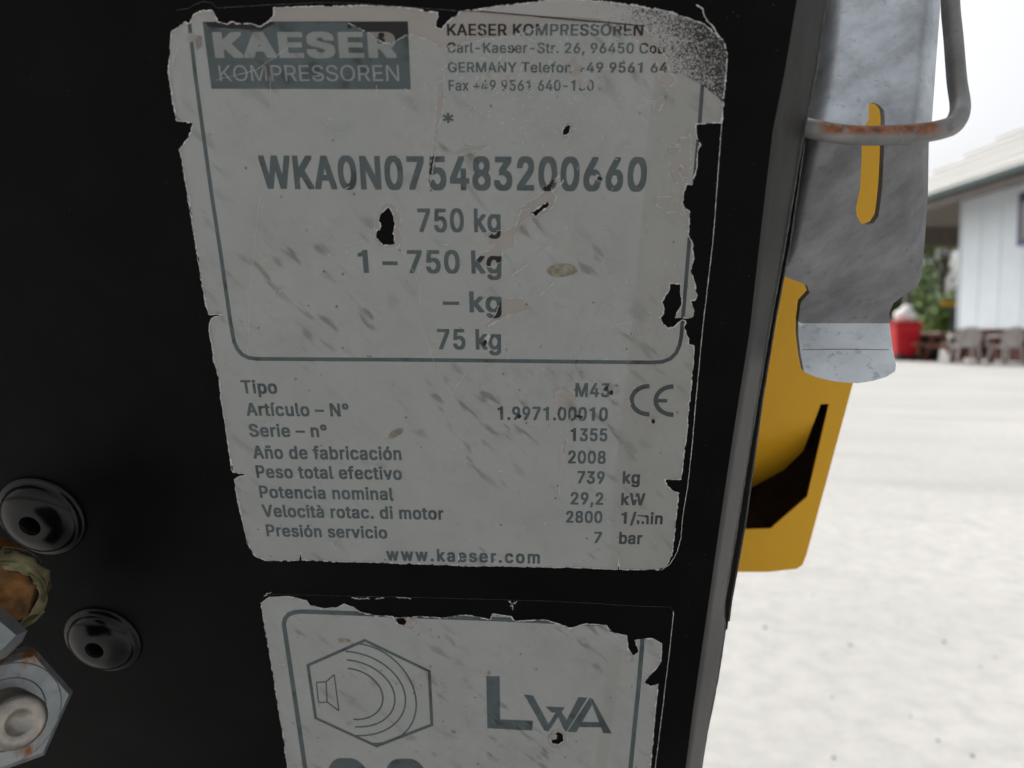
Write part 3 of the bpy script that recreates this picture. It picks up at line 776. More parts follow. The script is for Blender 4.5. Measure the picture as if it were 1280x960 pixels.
lam_ring2 = [(485, 252.5), (493, 256), (497.5, 266.7), (501, 273), (500, 286), (501.7, 298), (499, 308), (490, 310), (477.5, 309), (470, 301.7), (467.5, 294), (468.7, 281.7), (469, 275), (474, 267.5), (478, 257.5)]
lam_ring1 = [(701, 163), (707, 153), (717, 151), (716, 165), (709, 174), (701, 171)]
peel1 = [(700, 219), (684, 229.5), (679, 240), (666, 249), (649, 260.7), (648, 271), (644, 283), (632, 288), (619, 288), (610, 294.6), (608.6, 305), (619, 306), (615, 311.5), (604.7, 315), (595.6, 323), (602, 331), (614, 333.6), (628, 326), (628, 311.5), (642.5, 307.6), (646, 289), (653, 276), (663, 271), (672, 272), (684, 266), (692, 255.5), (696, 245), (690, 240), (690, 232)]
peel2 = [(627, 374), (653, 371.4), (658, 382), (663, 383), (658, 388), (645, 392), (634.7, 396), (619, 401), (604.7, 410), (608.6, 404), (619, 393.5), (623, 383)]
peelA = [(836, 179), (849, 180), (850, 172), (858, 172), (863, 166.7), (863, 198), (862, 222), (853, 221), (855, 214.6), (851, 206), (848, 212), (853, 224), (842.5, 231), (836, 216.7), (837, 200), (840, 195), (848, 191.7), (850, 184), (836, 182.5)]
peelB = [(822.7, 246), (849, 245), (853, 258), (856, 264), (855, 272), (849, 264.6), (832, 265.6), (819.6, 255)]
peelC = [(801, 126), (817.5, 127), (825, 121), (830, 120), (830, 127), (825, 137.5), (818.5, 138.5), (817.5, 130), (801, 129)]
peelD = [(834 + 11 * math.cos(a * math.pi / 7), 100 + 8.5 * math.sin(a * math.pi / 7)) for a in range(14)]
peelE = [(766, 31), (804, 33), (816, 48), (821, 56), (832, 70), (836, 88), (826, 86), (818, 76), (812, 62), (800, 56), (795, 50), (783, 42)]
peelF = [(547, 108), (554, 100), (556, 118), (553, 140), (547, 165), (544, 196), (539, 225), (535, 234), (534, 224), (541, 190), (545, 150)]
peelG = [(568, 190), (580, 185), (603, 181), (612, 184), (598, 188), (575, 193)]
peelH = [(690, 495), (695, 486), (704, 484), (712, 487), (716, 498), (717, 504), (708, 507), (697, 503)]
peelI = [(604, 93), (611, 88), (617, 95), (610, 100)]
peelJ = [(628, 96), (634, 89), (641, 97), (634, 101)]
peelK = [(348, 358), (354, 356), (355, 362), (350, 364)]
peelL = [(704, 550), (709, 548), (708, 564), (704, 565)]
top_peel = [(205, 8), (240, 8), (262, 34), (328, 38), (346, 28), (436, 28), (451.6, 37), (462, 42), (476, 52), (488, 55), (496, 51.6), (505, 45), (521, 43), (527, 48), (535, 48), (547.5, 58), (554, 60), (560, 62.5), (572.5, 59), (580, 54), (600.6, 50), (632, 46), (652, 42), (668, 36), (677.5, 31), (690, 29), (765, 29.5), (804, 33), (820, -20), (205, -20)]
right_zone = [(818, 96), (810, 160), (806, 230), (797, 330), (787, 430), (777, 520), (768, 600), (761, 720), (960, 720), (960, 90), (860, 80)]
spray_px = [(596, 14), (620, 9), (660, 4), (690, -1), (720, -1), (760, 3), (800, 8), (840, 16), (880, 30), (905, 52), (909, 70), (907, 95), (904, 128), (893, 118), (880, 107), (862, 98), (850, 91), (843, 90), (836, 78), (832.5, 70), (830, 60), (821, 55), (819, 50), (816, 47.5), (810, 36), (804, 31), (765, 28), (740, 23), (690, 21), (640, 17.5)]
logo_px = [(253.4, 27.3), (510, 26.7), (513.6, 111.7), (264.7, 111)]
def arc(cx, cy, rx, ry, a0, a1, n=10): return [(cx + rx * math.cos(R(a0 + (a1 - a0) * i / n)), cy + ry * math.sin(R(a0 + (a1 - a0) * i / n))) for i in range(n + 1)]
border_path = [(236.5, 24), (244, 90), (253, 157), (265, 244), (276, 316), (288, 400), (291, 417)] + [(293, 427), (297, 436), (303, 443), (311, 447), (322, 448.4)] + [(400, 448.9), (500, 449.4), (600, 450.5), (700, 451.7), (815, 452.8)] + [(828, 452), (838, 448), (845, 441), (849.5, 431), (851.5, 420)] + [(853, 402), (857, 356), (862, 295), (869, 215), (874, 160), (878, 105)]
border_px = stroke_poly(border_path, 4.8)

def build_plate(root, film_o, holes, lam_off, rz, rz_off, prints, spray, extra_lam=()):
    """film, laminates, printed shapes and overspray cut out of one triangulation so every tear lines up"""
    fo = rough_poly(film_o, 0.45, 1.8); hs = [rough_poly(h, 0.35, 1.6) for h in holes]
    lo = [rough_poly(p, 0.55, 1.9) for p in lam_off]; ro = [rough_poly(p, 0.55, 1.9) for p in rz_off]
    sp_ = [rough_poly(p, 0.9, 1.8) for p in spray]
    pr = [list(p) for p, _, _ in prints]
    allp = [fo] + hs + lo + ro + ([rz] if rz else []) + pr + sp_
    V, T = cdt(allp); ct = V[T].mean(1); X, Y = ct[:, 0], ct[:, 1]
    inf = inside(fo, X, Y)
    for h in hs: inf &= ~inside(h, X, Y)
    fm_ = put('film', sheet_from(V, T, inf, 0.00010, 0.0, 'film'), 'film', root, PM)
    inz = inside(rz, X, Y) if rz else np.zeros(len(X), bool)
    off = np.zeros(len(X), bool)
    for p in lo: off |= inside(p, X, Y)
    insp = np.zeros(len(X), bool)
    for p in sp_: insp |= inside(p, X, Y)
    put('laminate', sheet_from(V, T, inf & ~inz & ~off & ~insp, 0.00017, None, 'laminate'), 'lam', root, PM)
    if rz:
        for p in ro: off |= inside(p, X, Y)
        put('laminate_border', sheet_from(V, T, inf & inz & ~off & ~insp, 0.00016, None, 'laminate_border'), 'lam2', root, PM)
    for (p, nm_, mt_) in prints:
        put(nm_, sheet_from(V, T, inf & inside(p, X, Y), 0.00012, None, nm_), mt_, root, PM)
    if sp_: put('overspray', sheet_from(V, T, inf & insp, 0.00019, None, 'overspray'), 'spray', root, PM)
    # raised, whitened tear lines
    ribbon('torn_edge', [fo + [fo[0]]] + [h + [h[0]] for h in hs], 0.00021, 0.4, 3.4, 'torn', fm_, gap=0.30, jitter=0.4)
    ribbon('peel_line', [p + [p[0]] for p in lo[1:] + ro], 0.00020, 0.35, 1.9, 'scr', fm_, gap=0.40, jitter=0.5)
    return fm_
film1 = build_plate(plate1, film_px, [hole1, hole2, slit1],
    [top_peel, peel1, peel2, peelE, peelF, peelG, peelI, peelJ, peelK, peelL, lam_ring2, lam_ring1], right_zone, [peelA, peelB, peelC, peelD],
    [(logo_px, 'logo_panel', 'ink'), (border_px, 'border_line', 'ink')], [spray_px])
ribbon('peel_line', [rough_poly(top_peel[5:27], 0.8, 1.6, False)], 0.00020, 0.2, 2.0, 'scr', film1, gap=0.3, jitter=0.6)
T1 = plate1
lettering('KAESER', 269.5, 496.5, 72.5, 72.5, 40, T1, 'knock', 0.00014, 0.045)
lettering('KOMPRESSOREN', 275.5, 499.5, 101.3, 101.3, 81.5, T1, 'knock', 0.00014, 0.0)
lettering('KAESER KOMPRESSOREN', 559, 803.6, 44.5, 44.8, 29.9, T1, bold=0.022)
lettering('Carl-Kaeser-Str. 26, 96450 Cob', 559, 831, 66, 67, 53.4, T1, bold=0.020)
lettering('GERMANY Telefon +49 9561 64', 560, 834, 90.5, 91, 77.8, T1, bold=0.020)
lettering('Fax +49 9561 640-130', 561, 742, 113.4, 113.6, 100, T1, bold=0.020)
lettering('*', 554, 567.5, 163, 163, 141, T1, bold=0.012)
lettering('WKA0N075483200660', 327.5, 807, 236, 239.3, 195.3, T1, bold=0.032)
lettering('750 kg', 523, 626, 290, 290.3, 260.5, T1, bold=0.026)
lettering('1 – 750 kg', 449, 627, 341, 342, 312.5, T1, bold=0.026)
lettering('– kg', 554, 627, 390, 390.5, 364, T1, bold=0.026)
lettering('75 kg', 547.5, 626.6, 436.5, 437, 411, T1, bold=0.026)
for s_, x0, x1, y0, y1, yt in (('Tipo', 303, 347.5, 491.6, 492, 475), ('Artículo – N°', 309, 437, 519.5, 520.5, 503.5), ('Serie – n°', 312.6, 410, 545.6, 546.4, 530),
        ('Año de fabricación', 317.5, 502.4, 573, 575, 557.5), ('Peso total efectivo', 321.5, 503, 597, 599.5, 582.3), ('Potencia nominal', 325.5, 492.5, 622, 625, 608),
        ('Velocità rotac. di motor', 329, 555, 645.7, 649.5, 632), ('Presión servicio', 334, 484.7, 670, 673, 656.5),
        ('M43', 719, 762, 496, 496.3, 478.5), ('1.9971.00010', 622, 759.5, 524.5, 526, 508.2), ('1355', 713, 759, 551, 551.5, 535), ('2008', 710, 757, 579, 579.5, 563), ('739', 721.5, 755.5, 604, 604.5, 588.5),
        ('29,2', 713, 754, 630.3, 630.8, 615), ('2800', 707.5, 752.7, 653, 653.5, 638.3), ('7', 742, 752, 678.5, 678.8, 664.3),
        ('kg', 778, 799.5, 604.2, 604.5, 588.7), ('kW', 776, 806, 631, 631.5, 616), ('1/min', 776, 827.8, 654.3, 655.2, 640), ('bar', 773.5, 802.5, 679.5, 680, 664.6)):
    lettering(s_, x0, x1, y0, y1, yt, T1, bold=0.030)
lettering('www.kaeser.com', 483.5, 675, 700.2, 704.3, 686.5, T1, bold=0.032, space=0.07)
# conformity mark
cE = stroke_poly(arc(811, 500, 21.5, 17.6, 272, 88, 18), 5.6)
eE = stroke_poly(arc(841, 500.5, 21.5, 17.6, 272, 88, 18), 5.6)
flat('conformity_mark', [cE, eE, [(821, 498.2), (834, 498.4), (834, 503), (821, 502.8)]], 'ink', T1, 0.000125)
# wounds, chips and husks
for cx, cy, rx, ry, ro, mt_ in ((747, 222, 5, 4, .3, 'chip'), (749.5, 223, 3.2, 2.6, .3, 'hole'), (704, 496, 13, 11, .2, 'chip'), (768, 487, 6, 6, 0, 'chip'), (764, 490, 2.3, 3.2, 0, 'hole'), (758, 485, 2, 3, .5, 'hole'), (816, 525.5, 6, 5, 0, 'chip'), (816.5, 526, 2.4, 3, 0, 'hole'),
        (785, 504, 4, 5, 0, 'chip'), (649, 520, 2.5, 3, 0.4, 'hole'), (724, 520, 4.5, 1.6, 0.2, 'hole'), (683, 235, 4.5, 2.2, -.6, 'hole'), (606, 428, 2.6, 4.2, .5, 'hole'), (609, 423, 3, 6, .6, 'scr'), (477, 44, 4, 3, 0, 'hole'), (437, 33, 2.6, 3.0, 0, 'hole'),
        (642, 62, 1.4, 2, 0, 'hole'), (730, 102, 7, 9, 0.3, 'chip'), (720, 82, 8, 11, 0.2, 'chip'), (794, 622, 3, 2, 0, 'chip'), (801, 648, 6, 3, .2, 'chip'), (240, 47, 5, 6, 0, 'chip'), (249, 53, 4, 9, .1, 'knock')):
    blob('film_chip', cx, cy, rx, ry, ro, mt_, film1, 0.00022 + (0.00004 if mt_ == 'hole' else 0), 0.00003)
for cx, cy, rx, ry, ro in ((702, 337.5, 19, 8.5, -0.08), (495, 541, 11, 4.2, -0.55)):
    blob('dried_husk', cx, cy, rx, ry, ro, 'seed', film1, 0.00020, 0.00045, 20, 0.08)
# scratches
scr = [[(540, 452), (552, 473), (564, 493), (577, 473), (588, 455)], [(469, 283), (455, 300), (440, 305), (425, 308), (410, 320)], [(501, 309), (515, 335), (526, 357), (525, 399), (546, 461), (564.5, 493)],
       [(325.5, 244), (319, 300), (313, 362), (310, 438)], [(775, 351), (750, 390), (725.6, 427), (718, 450), (711.6, 477.5)], [(770, 406), (792, 401), (815, 396)], [(602, 372), (640, 345), (690, 305)], [(338, 95), (339, 130), (338, 150)], [(715, 515), (702, 560), (699, 620)], [(270, 100), (320, 88), (360, 60)]]
ribbon('scratch', [rough_poly(p, 0.5, 2.5, False) for p in scr], 0.00023, 0.1, 0.9, 'scr', film1, gap=0.25)
ticks = []
for k in range(330):
    z = rng.random()
    if z < 0.62: x, y = rng.gauss(650, 95), rng.gauss(95, 50)
    elif z < 0.8: x, y = rng.uniform(760, 850), rng.uniform(110, 420)
    else: x, y = rng.uniform(300, 830), rng.uniform(120, 690)
    if not (300 < x < 845 and 36 < y < 690): continue
    if x < 520 and y < 38: continue
    a = rng.gauss(1.9, 0.9); l = rng.uniform(1.5, 7) * (1.5 if z < .62 else 1); cv = rng.uniform(-.5, .5)
    ticks.append([(x + l * t * math.cos(a + cv * t), y + l * t * math.sin(a + cv * t)) for t in (0, .25, .5, .75, 1)])
ribbon('scuffs', ticks, 0.00024, 0.3, 1.3, 'scr', film1)
ribbon('scuffs', [rough_poly(p, 0.6, 1.3, False) for p in ([(675, 369), (684, 361), (692, 353)], [(640, 345), (660, 330)], [(610, 407), (622, 399)], [(614, 405), (640, 392)], [(645, 281), (652, 262)], [(705, 225), (690, 240)])], 0.00024, 0.6, 3.0, 'scr', film1, jitter=0.7)
# the overpainted rim of the plate: thin bared line down the right, paint ridge along the top
ribbon('bared_rim', [rough_poly([(903, 130), (901, 166), (893, 276), (897 - 6, 300), (884, 360), (877.5, 416), (870, 497), (865, 557), (859, 610), (853, 647), (851, 672), (846, 690), (838, 704), (826, 712)], 0.25, 1.4, False)], 0.00020, 0.5, 1.5, 'torn', film1, jitter=0.25)
ribbon('bared_rim', [rough_poly([(221, 13), (236, 11), (246, 5), (256, 2), (266, 4), (272, 10), (292, 9), (340, 6), (400, 3.5), (440, 4), (522, 10), (577, 14), (600, 14.5), (660, 19.5), (700, 24), (766, 29.5)], 0.3, 2, False)], 0.00026, 0.3, 1.5, 'dust', film1, jitter=0.2)
ribbon('bared_rim', [rough_poly([(600, 14), (650, 18.5), (700, 23), (766, 29), (806, 33)], 0.2, 2, False)], 0.00028, 0.9, 1.3, 'hole', film1)
ribbon('bared_rim', [rough_poly([(870, 6), (878, 11), (880, 20), (884, 27), (890, 32), (896, 42), (900, 47)], 0.4, 1.5, False)], 0.00026, 0.6, 2.6, 'torn', film1, gap=0.3)
ribbon('bared_rim', [rough_poly(p, 0.4, 2, False) for p in ([(222, 60), (213, 90), (220, 140)], [(225, 182), (236, 250), (250, 335), (257, 380)], [(262, 410), (275, 480), (290, 588)], [(296, 610), (310, 680), (322, 696)])], 0.00024, 0.3, 2.0, 'torn', film1, gap=0.35, jitter=0.6)

# =================================================================== SOUND POWER PLATE
plate2 = empty('sound_power_plate', PM @ Matrix.Translation((0, L(580, 850)[1], 0)))
tag(plate2, 'silver sound power plate with hexagon loudspeaker symbol, below the rating plate', 'nameplate')
film2_px = [(326.7, 753), (336.6, 746), (362, 745), (384, 750.5), (387, 756), (404, 760), (421, 759), (431, 754.7), (443, 759), (449, 764.5), (469, 769), (491, 770), (498, 780), (505, 781.4), (509.5, 777), (505, 773), (522, 770), (553, 772), (582.5, 768), (613, 774), (616, 766.5), (639, 770), (644, 776), (681, 774), (701, 780), (712, 785), (731.6, 779.4), (758, 781), (762.5, 790), (783.6, 794), (785, 811), (792, 819), (799, 814), (793.4, 799.7), (814.5, 797.4), (827, 804), (826, 828), (816, 839), (804.7, 851.7), (813, 858), (823, 854.5), (819, 887), (813, 960), (804, 1060), (386, 1060), (360, 960), (355, 923), (346, 870), (339, 825), (331, 783)]
border2_path = [(381.6 + 16, 1060), (381.6, 960), (370, 880), (356.5, 790)] + [(355, 780), (356.5, 773), (361, 767.5), (368, 765), (378, 764)] + [(446, 766.5), (530, 770.3), (620, 773.4), (720, 778), (770, 780)] + [(790, 782), (799, 787), (803, 796), (802.5, 806)] + [(799, 850), (788, 960), (780, 1060)]
wl = [(606, 846.0)]
def P8(x, y): return (560 + x * 0.28125, 690 + y * 0.28125)
hole3 = [(687, 921), (690, 915), (698, 914), (704, 917), (705, 925), (699, 930), (690, 929)]
strip = [(757, 812), (768, 806), (779, 812), (774, 850), (766, 900), (758, 960), (755, 1000), (742, 1000), (745, 950), (752, 890), (757, 840)]
film2 = build_plate(plate2, film2_px, [hole3], [[(300, 700), (301, 700), (300, 701)], [(683, 921), (688, 911), (700, 909), (710, 916), (709, 928), (699, 936), (686, 932)], [(494, 771), (520, 771), (522, 780), (514, 787), (503, 784)]], strip, [], [(stroke_poly(border2_path, 5.6), 'border_line', 'ink')], [])
T2 = plate2
hexp = [(456, 798), (538.5, 837.7), (542, 906.6), (471, 934), (393, 898), (383, 830)]
cxh = sum(p[0] for p in hexp) / 6; cyh = sum(p[1] for p in hexp) / 6
hin = [(p[0] + (cxh - p[0]) * 0.052, p[1] + (cyh - p[1]) * 0.058) for p in hexp]
V, T = cdt([hexp, hin]); ct = V[T].mean(1)
s = inside(hexp, ct[:, 0], ct[:, 1]) & ~inside(hin, ct[:, 0], ct[:, 1])
put('hexagon_symbol', sheet_from(V, T, s, 0.00013, None, 'hexagon_symbol'), 'ink', T2, PM)
for (xs_, ys_), (xm, ym), (xe, ye) in (((435, 835), (478.6, 870), (442, 898.7)), ((433.6, 824.4), (493.5, 870), (444, 908)), ((432, 813.7), (506.7, 870), (445, 919)), ((447.7, 804), (520, 873), (463, 928.5))):
    cxa, cya = (xs_ + xe) / 2, (ys_ + ye) / 2
    pts = [(cxa + (xs_ - cxa) * math.cos(t) + (xm - cxa) * math.sin(t), cya + (ys_ - cya) * math.cos(t) + (ym - cya) * math.sin(t)) for t in [math.pi * i / 24 for i in range(25)]]
    flat('sound_wave', [stroke_poly(pts, 2.0)], 'ink', T2)
spk = [[(395.6, 852.6), (407.7, 851.7), (409, 877), (398.4, 878), (395.6, 852.6)], [(407.7, 851.7), (418, 842.7), (423.7, 888), (409, 877)]]
flat('speaker_symbol', [stroke_poly([a, c_], 1.7) for pth_ in spk for a, c_ in zip(pth_[:-1], pth_[1:])], 'ink', T2)
flat('lettering', [[P8(*p) for p in ((170, 550), (230, 550), (232, 742), (378, 748), (375, 792), (175, 782))]], 'ink', T2)
flat('lettering', [[P8(*p) for p in ((338, 632), (378, 636), (447, 762), (428, 792))], [P8(*p) for p in ((428, 792), (447, 762), (478, 712), (460, 712), (434, 685), (520, 688), (496, 722), (448, 796))], [P8(*p) for p in ((478, 706), (500, 700), (540, 765), (520, 797))], [P8(*p) for p in ((510, 778), (580, 643), (620, 646), (526, 797))]], 'ink', T2)
flat('lettering', [[P8(*p) for p in ((628, 645), (644, 652), (728, 805), (690, 803))], [P8(*p) for p in ((628, 648), (640, 678), (570, 800), (530, 797))], [P8(*p) for p in ((580, 752), (690, 755), (702, 778), (566, 776))]], 'ink', T2)
lettering('98', 424, 549, 1062, 1064, 949, T2, bold=0.03)
bpy.data.objects.remove(_co)
for cx, cy, rx, ry, ro, mt_ in ((748, 839.5, 3.6, 3.6, 0, 'chip'), (748, 839.5, 1.6, 1.8, 0, 'seed'), (608, 943, 8, 6, .3, 'lam2'), (567, 914, 3, 2.2, 0, 'seed'), (611, 840, 2.6, 2.6, 0, 'seed'), (430, 800, 8, 2.2, .1, 'seed'), (691, 920, 5.5, 4.5, -.5, 'chip'), (785, 823, 5, 6, .3, 'chip'), (730, 801, 5, 3.4, .5, 'chip'), (543, 942, 3.6, 2.4, .7, 'chip'), (437, 904, 4, 3, -.5, 'chip'), (514, 777, 6, 5, 0, 'chip')):
    blob('film_chip', cx, cy, rx, ry, ro, mt_, film2, 0.00022, 0.00003)
ribbon('scratch', [rough_poly(p, 0.4, 2, False) for p in ([(627.5, 846), (638, 851), (647, 859), (653, 871), (658, 884), (661, 893)], [(760, 784), (772, 796), (784, 806)], [(342, 829), (357, 830)])], 0.00023, 0.2, 1.6, 'scr', film2, gap=0.15, jitter=0.3)
ribbon('bared_rim', [rough_poly([(842, 763.7), (837, 811), (830, 870), (818.7, 960), (812, 1030)], 0.25, 1.4, False)], 0.00020, 0.5, 1.5, 'torn', film2, jitter=0.2)
ribbon('bared_rim', [rough_poly([(328, 750), (331, 743), (345, 742), (420, 744), (520, 746), (600, 748), (700, 751), (800, 757), (838, 758), (842, 764)], 0.3, 2, False)], 0.00024, 0.2, 1.2, 'dust', film2, jitter=0.2)
ribbon('bared_rim', [rough_poly([(331, 745), (335, 741), (340, 740)], 0.6, 1, False), rough_poly([(440, 746), (450, 748), (462, 747)], .8, 1.2, False), rough_poly([(470, 748), (480, 746)], .8, 1, False), rough_poly([(496, 746), (514, 747)], .5, 1, False), rough_poly([(636, 751), (641, 754), (646, 751)], 1.5, .6, False), rough_poly([(639, 755), (642, 762)], 1.2, .6, False)], 0.00025, 0.4, 2.6, 'scr', film2, jitter=1.2)

# =================================================================== THE YARD BEHIND
def Wp(px, Y, z): return Vector(((px - 640) / FPX * Y, Y, z))
def XY(px, Y): return (px - 640) / FPX * Y * 1.0
M['siding'] = simple('grey_steel_siding', (0.61, 0.665, 0.70), 0.55, 0, 0.06, 1.5, 0.4)
M['roof'] = simple('pale_roof_sheet', (0.43, 0.425, 0.405), 0.6, 0, 0.1, 0.8, 0.3)
M['fascia'] = simple('brown_fascia', (0.13, 0.115, 0.105), 0.7, 0, 0.2, 2, 0.3)
M['gutter'] = simple('dark_green_gutter', (0.035, 0.06, 0.06), 0.6, 0, 0.2, 2, 0.3)
M['soffit'] = simple('brown_soffit', (0.16, 0.135, 0.115), 0.8, 0, 0.2, 2, 0.2)
M['plinth'] = simple('dark_brick_plinth', (0.085, 0.035, 0.03), 0.85, 0, 0.35, 4, 0.2)
M['navy'] = simple('navy_window_frame', (0.03, 0.05, 0.14), 0.5, 0, 0.2, 3, 0.4)
M['pane'] = simple('window_pane', (0.10, 0.09, 0.075), 0.12, 0, 0.3, 1.2, 0.6)
XW, XE, ZE = 12.74, 11.75, CAM_H + 3.75
YC, YF = 28.5, 22.0
shed = empty('building', Matrix.Translation((XW, YF, 0)))
tag(shed, 'long grey building with pale sheet roof and deep brown eave across the yard', 'building')
# siding panels: one object each, with standing seams between
pw = 0.9; k = 0
for i in range(15):
    y1 = YF - i * pw; y0 = y1 - pw + 0.02
    if y1 < 9: break
    box('siding_panel', XW, XW + 0.10, y0, y1, 0.82, ZE - 0.05, 'siding', shed, 0.008)
box('inner_wall', XW + 0.11, XW + 9.0, 8.0, YF - 0.03, 0.0, ZE - 0.06, 'siding', shed)
box('corner_trim', XW - 0.03, XW + 0.12, YF, YF + 0.06, 0.0, ZE - 0.05, 'siding', shed)
box('plinth', XW - 0.06, XW + 0.105, 8.0, YF, 0.0, 0.80, 'plinth', shed)
wd = box('window', XW - 0.06, XW + 0.05, 17.75, 19.50, 2.90, 4.20, 'navy', shed)
for a in (0, 1):
    y1 = 19.34 - a * 0.76
    box('window_pane', XW - 0.075, XW - 0.055, y1 - 0.68, y1, 3.02, 4.08, 'pane', wd)
# roof: hip at the far end, long slope along the yard, with ribs
p_ = 0.62; run = 6.0
e0, e1 = Vector((XE, 6, ZE)), Vector((XE, YC, ZE)); r0 = Vector((XE + run, 6, ZE + p_ * run)); r1 = Vector((XE + run, YC - run, ZE + p_ * run))
q0 = Vector((XE + 2 * run, 6, ZE)); q1 = Vector((XE + 2 * run, YC, ZE))
bm = bmesh.new(); vv = [bm.verts.new(p) for p in (e0, e1, r1, r0, q1, q0)]
for f in ((0, 1, 2, 3), (1, 4, 2), (3, 2, 4, 5), (0, 5, 4, 1)): bm.faces.new([vv[i] for i in f])
bm.faces.new([vv[0], vv[3], vv[5]])
rf = put('roof', bm_mesh('roof', bm), 'roof', shed)
nsl = Vector((-p_, 0, 1)).normalized()
for i in range(9):
    t = 0.08 + i * 0.105
    bm = bmesh.new(); a = e0.lerp(r0, t) + nsl * 0.02; c_ = (e1.lerp(r1, t)) + nsl * 0.02 - Vector((0, 0.05, 0)); tube_bm(bm, [a, c_], 0.05, 6)
    put('roof_rib', bm_mesh('roof_rib', bm), 'roof', rf)
box('fascia', XE - 0.03, XE + 0.05, 6, YC + 0.03, ZE - 0.36, ZE - 0.004, 'fascia', shed)
box('gutter', XE - 0.16, XE - 0.034, 6, YC + 0.03, ZE - 0.13, ZE + 0.02, 'gutter', shed)
box('fascia', XE + 0.055, XE + 12, YC - 0.05, YC + 0.03, ZE - 0.36, ZE - 0.004, 'fascia', shed)
box('soffit', XE + 0.055, XE + 11.9, 6, YC - 0.055, ZE - 0.12, ZE - 0.06, 'soffit', shed)
for y in (27.9, 24.9): box('porch_post', XW - 0.08, XW + 0.10, y - 0.09, y + 0.09, 0, ZE - 0.124, 'fascia', shed, 0.01)
for y in (27.9,): box('porch_beam', XW - 0.09, XW + 9, y - 0.1, y + 0.1, ZE - 0.75, ZE - 0.125, 'soffit', shed)

# second, paler building far behind, only a corner showing
b2 = empty('outbuilding', Matrix.Translation((18.6, 37, 0)))
tag(b2, 'small pale grey outbuilding half hidden behind the trees and the red bin', 'building')
M['pale'] = simple('pale_render', (0.42, 0.44, 0.48), 0.8, 0, 0.1, 1, 0.2)
box('wall', 15.0, 19.0, 37, 41, 0.0, 2.6, 'pale', b2)
bm = bmesh.new(); vv = [bm.verts.new(p) for p in ((14.7, 36.7, 2.61), (19.3, 36.7, 2.61), (19.3, 41.3, 2.61), (14.7, 41.3, 2.61), (17, 36.7, 3.6), (17, 41.3, 3.6))]
for f in ((0, 1, 2, 3), (0, 4, 1), (2, 5, 3), (0, 3, 5, 4), (1, 4, 5, 2)): bm.faces.new([vv[i] for i in f])
put('roof', bm_mesh('roof', bm), 'fascia', b2)

# trees
def leaf_mat(name, a, c_):
    m, nt, b = nm(name)
    nt.links.new(mix(nt, ramp(nt, 0.35, 0.65, tex(nt, 1.3, 3)), a, c_), b.inputs['Base Color'])
    b.inputs['Roughness'].default_value = 0.6; b.inputs['Specular IOR Level'].default_value = 0.3
    return m
M['leaf_a'] = leaf_mat('leaf_bright', (0.12, 0.20, 0.03), (0.07, 0.125, 0.02))
M['leaf_b'] = leaf_mat('leaf_deep', (0.055, 0.10, 0.028), (0.03, 0.06, 0.02))
M['bark'] = simple('bark', (0.09, 0.07, 0.055), 0.9, 0, 0.4, 6, 0.2, 0.5, 0.02)
def tree(x, y, h, r, mat, label, seed, z0=0.9, n=2600, ls=0.16):
    rr = random.Random(seed); root = empty('tree', Matrix.Translation((x, y, 0)))
    tag(root, label, 'tree', 'trees behind the building')
    fm_ = Matrix.Translation((x, y, 0))
    bm = bmesh.new(); tube_bm(bm, [(0, 0, -0.05), (0.05, 0.03, h * 0.25), (-0.04, 0.05, h * 0.5), (0.02, 0, h * 0.8)], [0.16, 0.13, 0.09, 0.03], 8)
    clumps = []
    for k in range(22):
        a = rr.uniform(0, 6.28); t = rr.random(); rad = r * (0.35 + 0.65 * math.sin(math.pi * min(1, t * 0.9 + 0.12))) * rr.uniform(0.35, 1)
        c_ = Vector((rad * math.cos(a), rad * math.sin(a), z0 + (h - z0) * t)); clumps.append((c_, r * rr.uniform(0.22, 0.45)))
        b0 = Vector((0, 0, max(0.3, c_.z * 0.62))); tube_bm(bm, [b0, b0.lerp(c_, .5) + Vector((0, 0, .1)), c_], [0.045, 0.03, 0.012], 5)
    put('trunk', bm_mesh('trunk', bm), 'bark', root, fm_)
    vs_, fs = [], []
    for k in range(n):
        c_, cr = rr.choice(clumps)
        d_ = Vector((rr.gauss(0, 1), rr.gauss(0, 1), rr.gauss(0, .8))); p = c_ + d_ * cr * 0.55
        if p.z < z0 * 0.5: continue
        u = Vector((rr.gauss(0, 1), rr.gauss(0, 1), rr.gauss(0, 1))).normalized(); w_ = u.orthogonal().normalized(); s_ = ls * rr.uniform(.6, 1.3)
        i = len(vs_); vs_ += [p - u * s_, p + w_ * s_ * .45, p + u * s_, p - w_ * s_ * .45]; fs.append((i, i + 1, i + 2, i + 3))
    put('crown', mesh('crown', vs_, fs), mat, root, fm_)
tree(17.6, 31.5, 5.2, 1.5, 'leaf_a', 'bright green leafy tree seen under the deep eave', 3)
tree(17.4, 34.5, 3.4, 1.4, 'leaf_b', 'low dark green tree between the red bin and the bright tree', 8, 0.4)
tree(20.8, 40.5, 5.6, 2.4, 'leaf_b', 'tall dark green tree standing behind the bright tree', 12, 0.5)

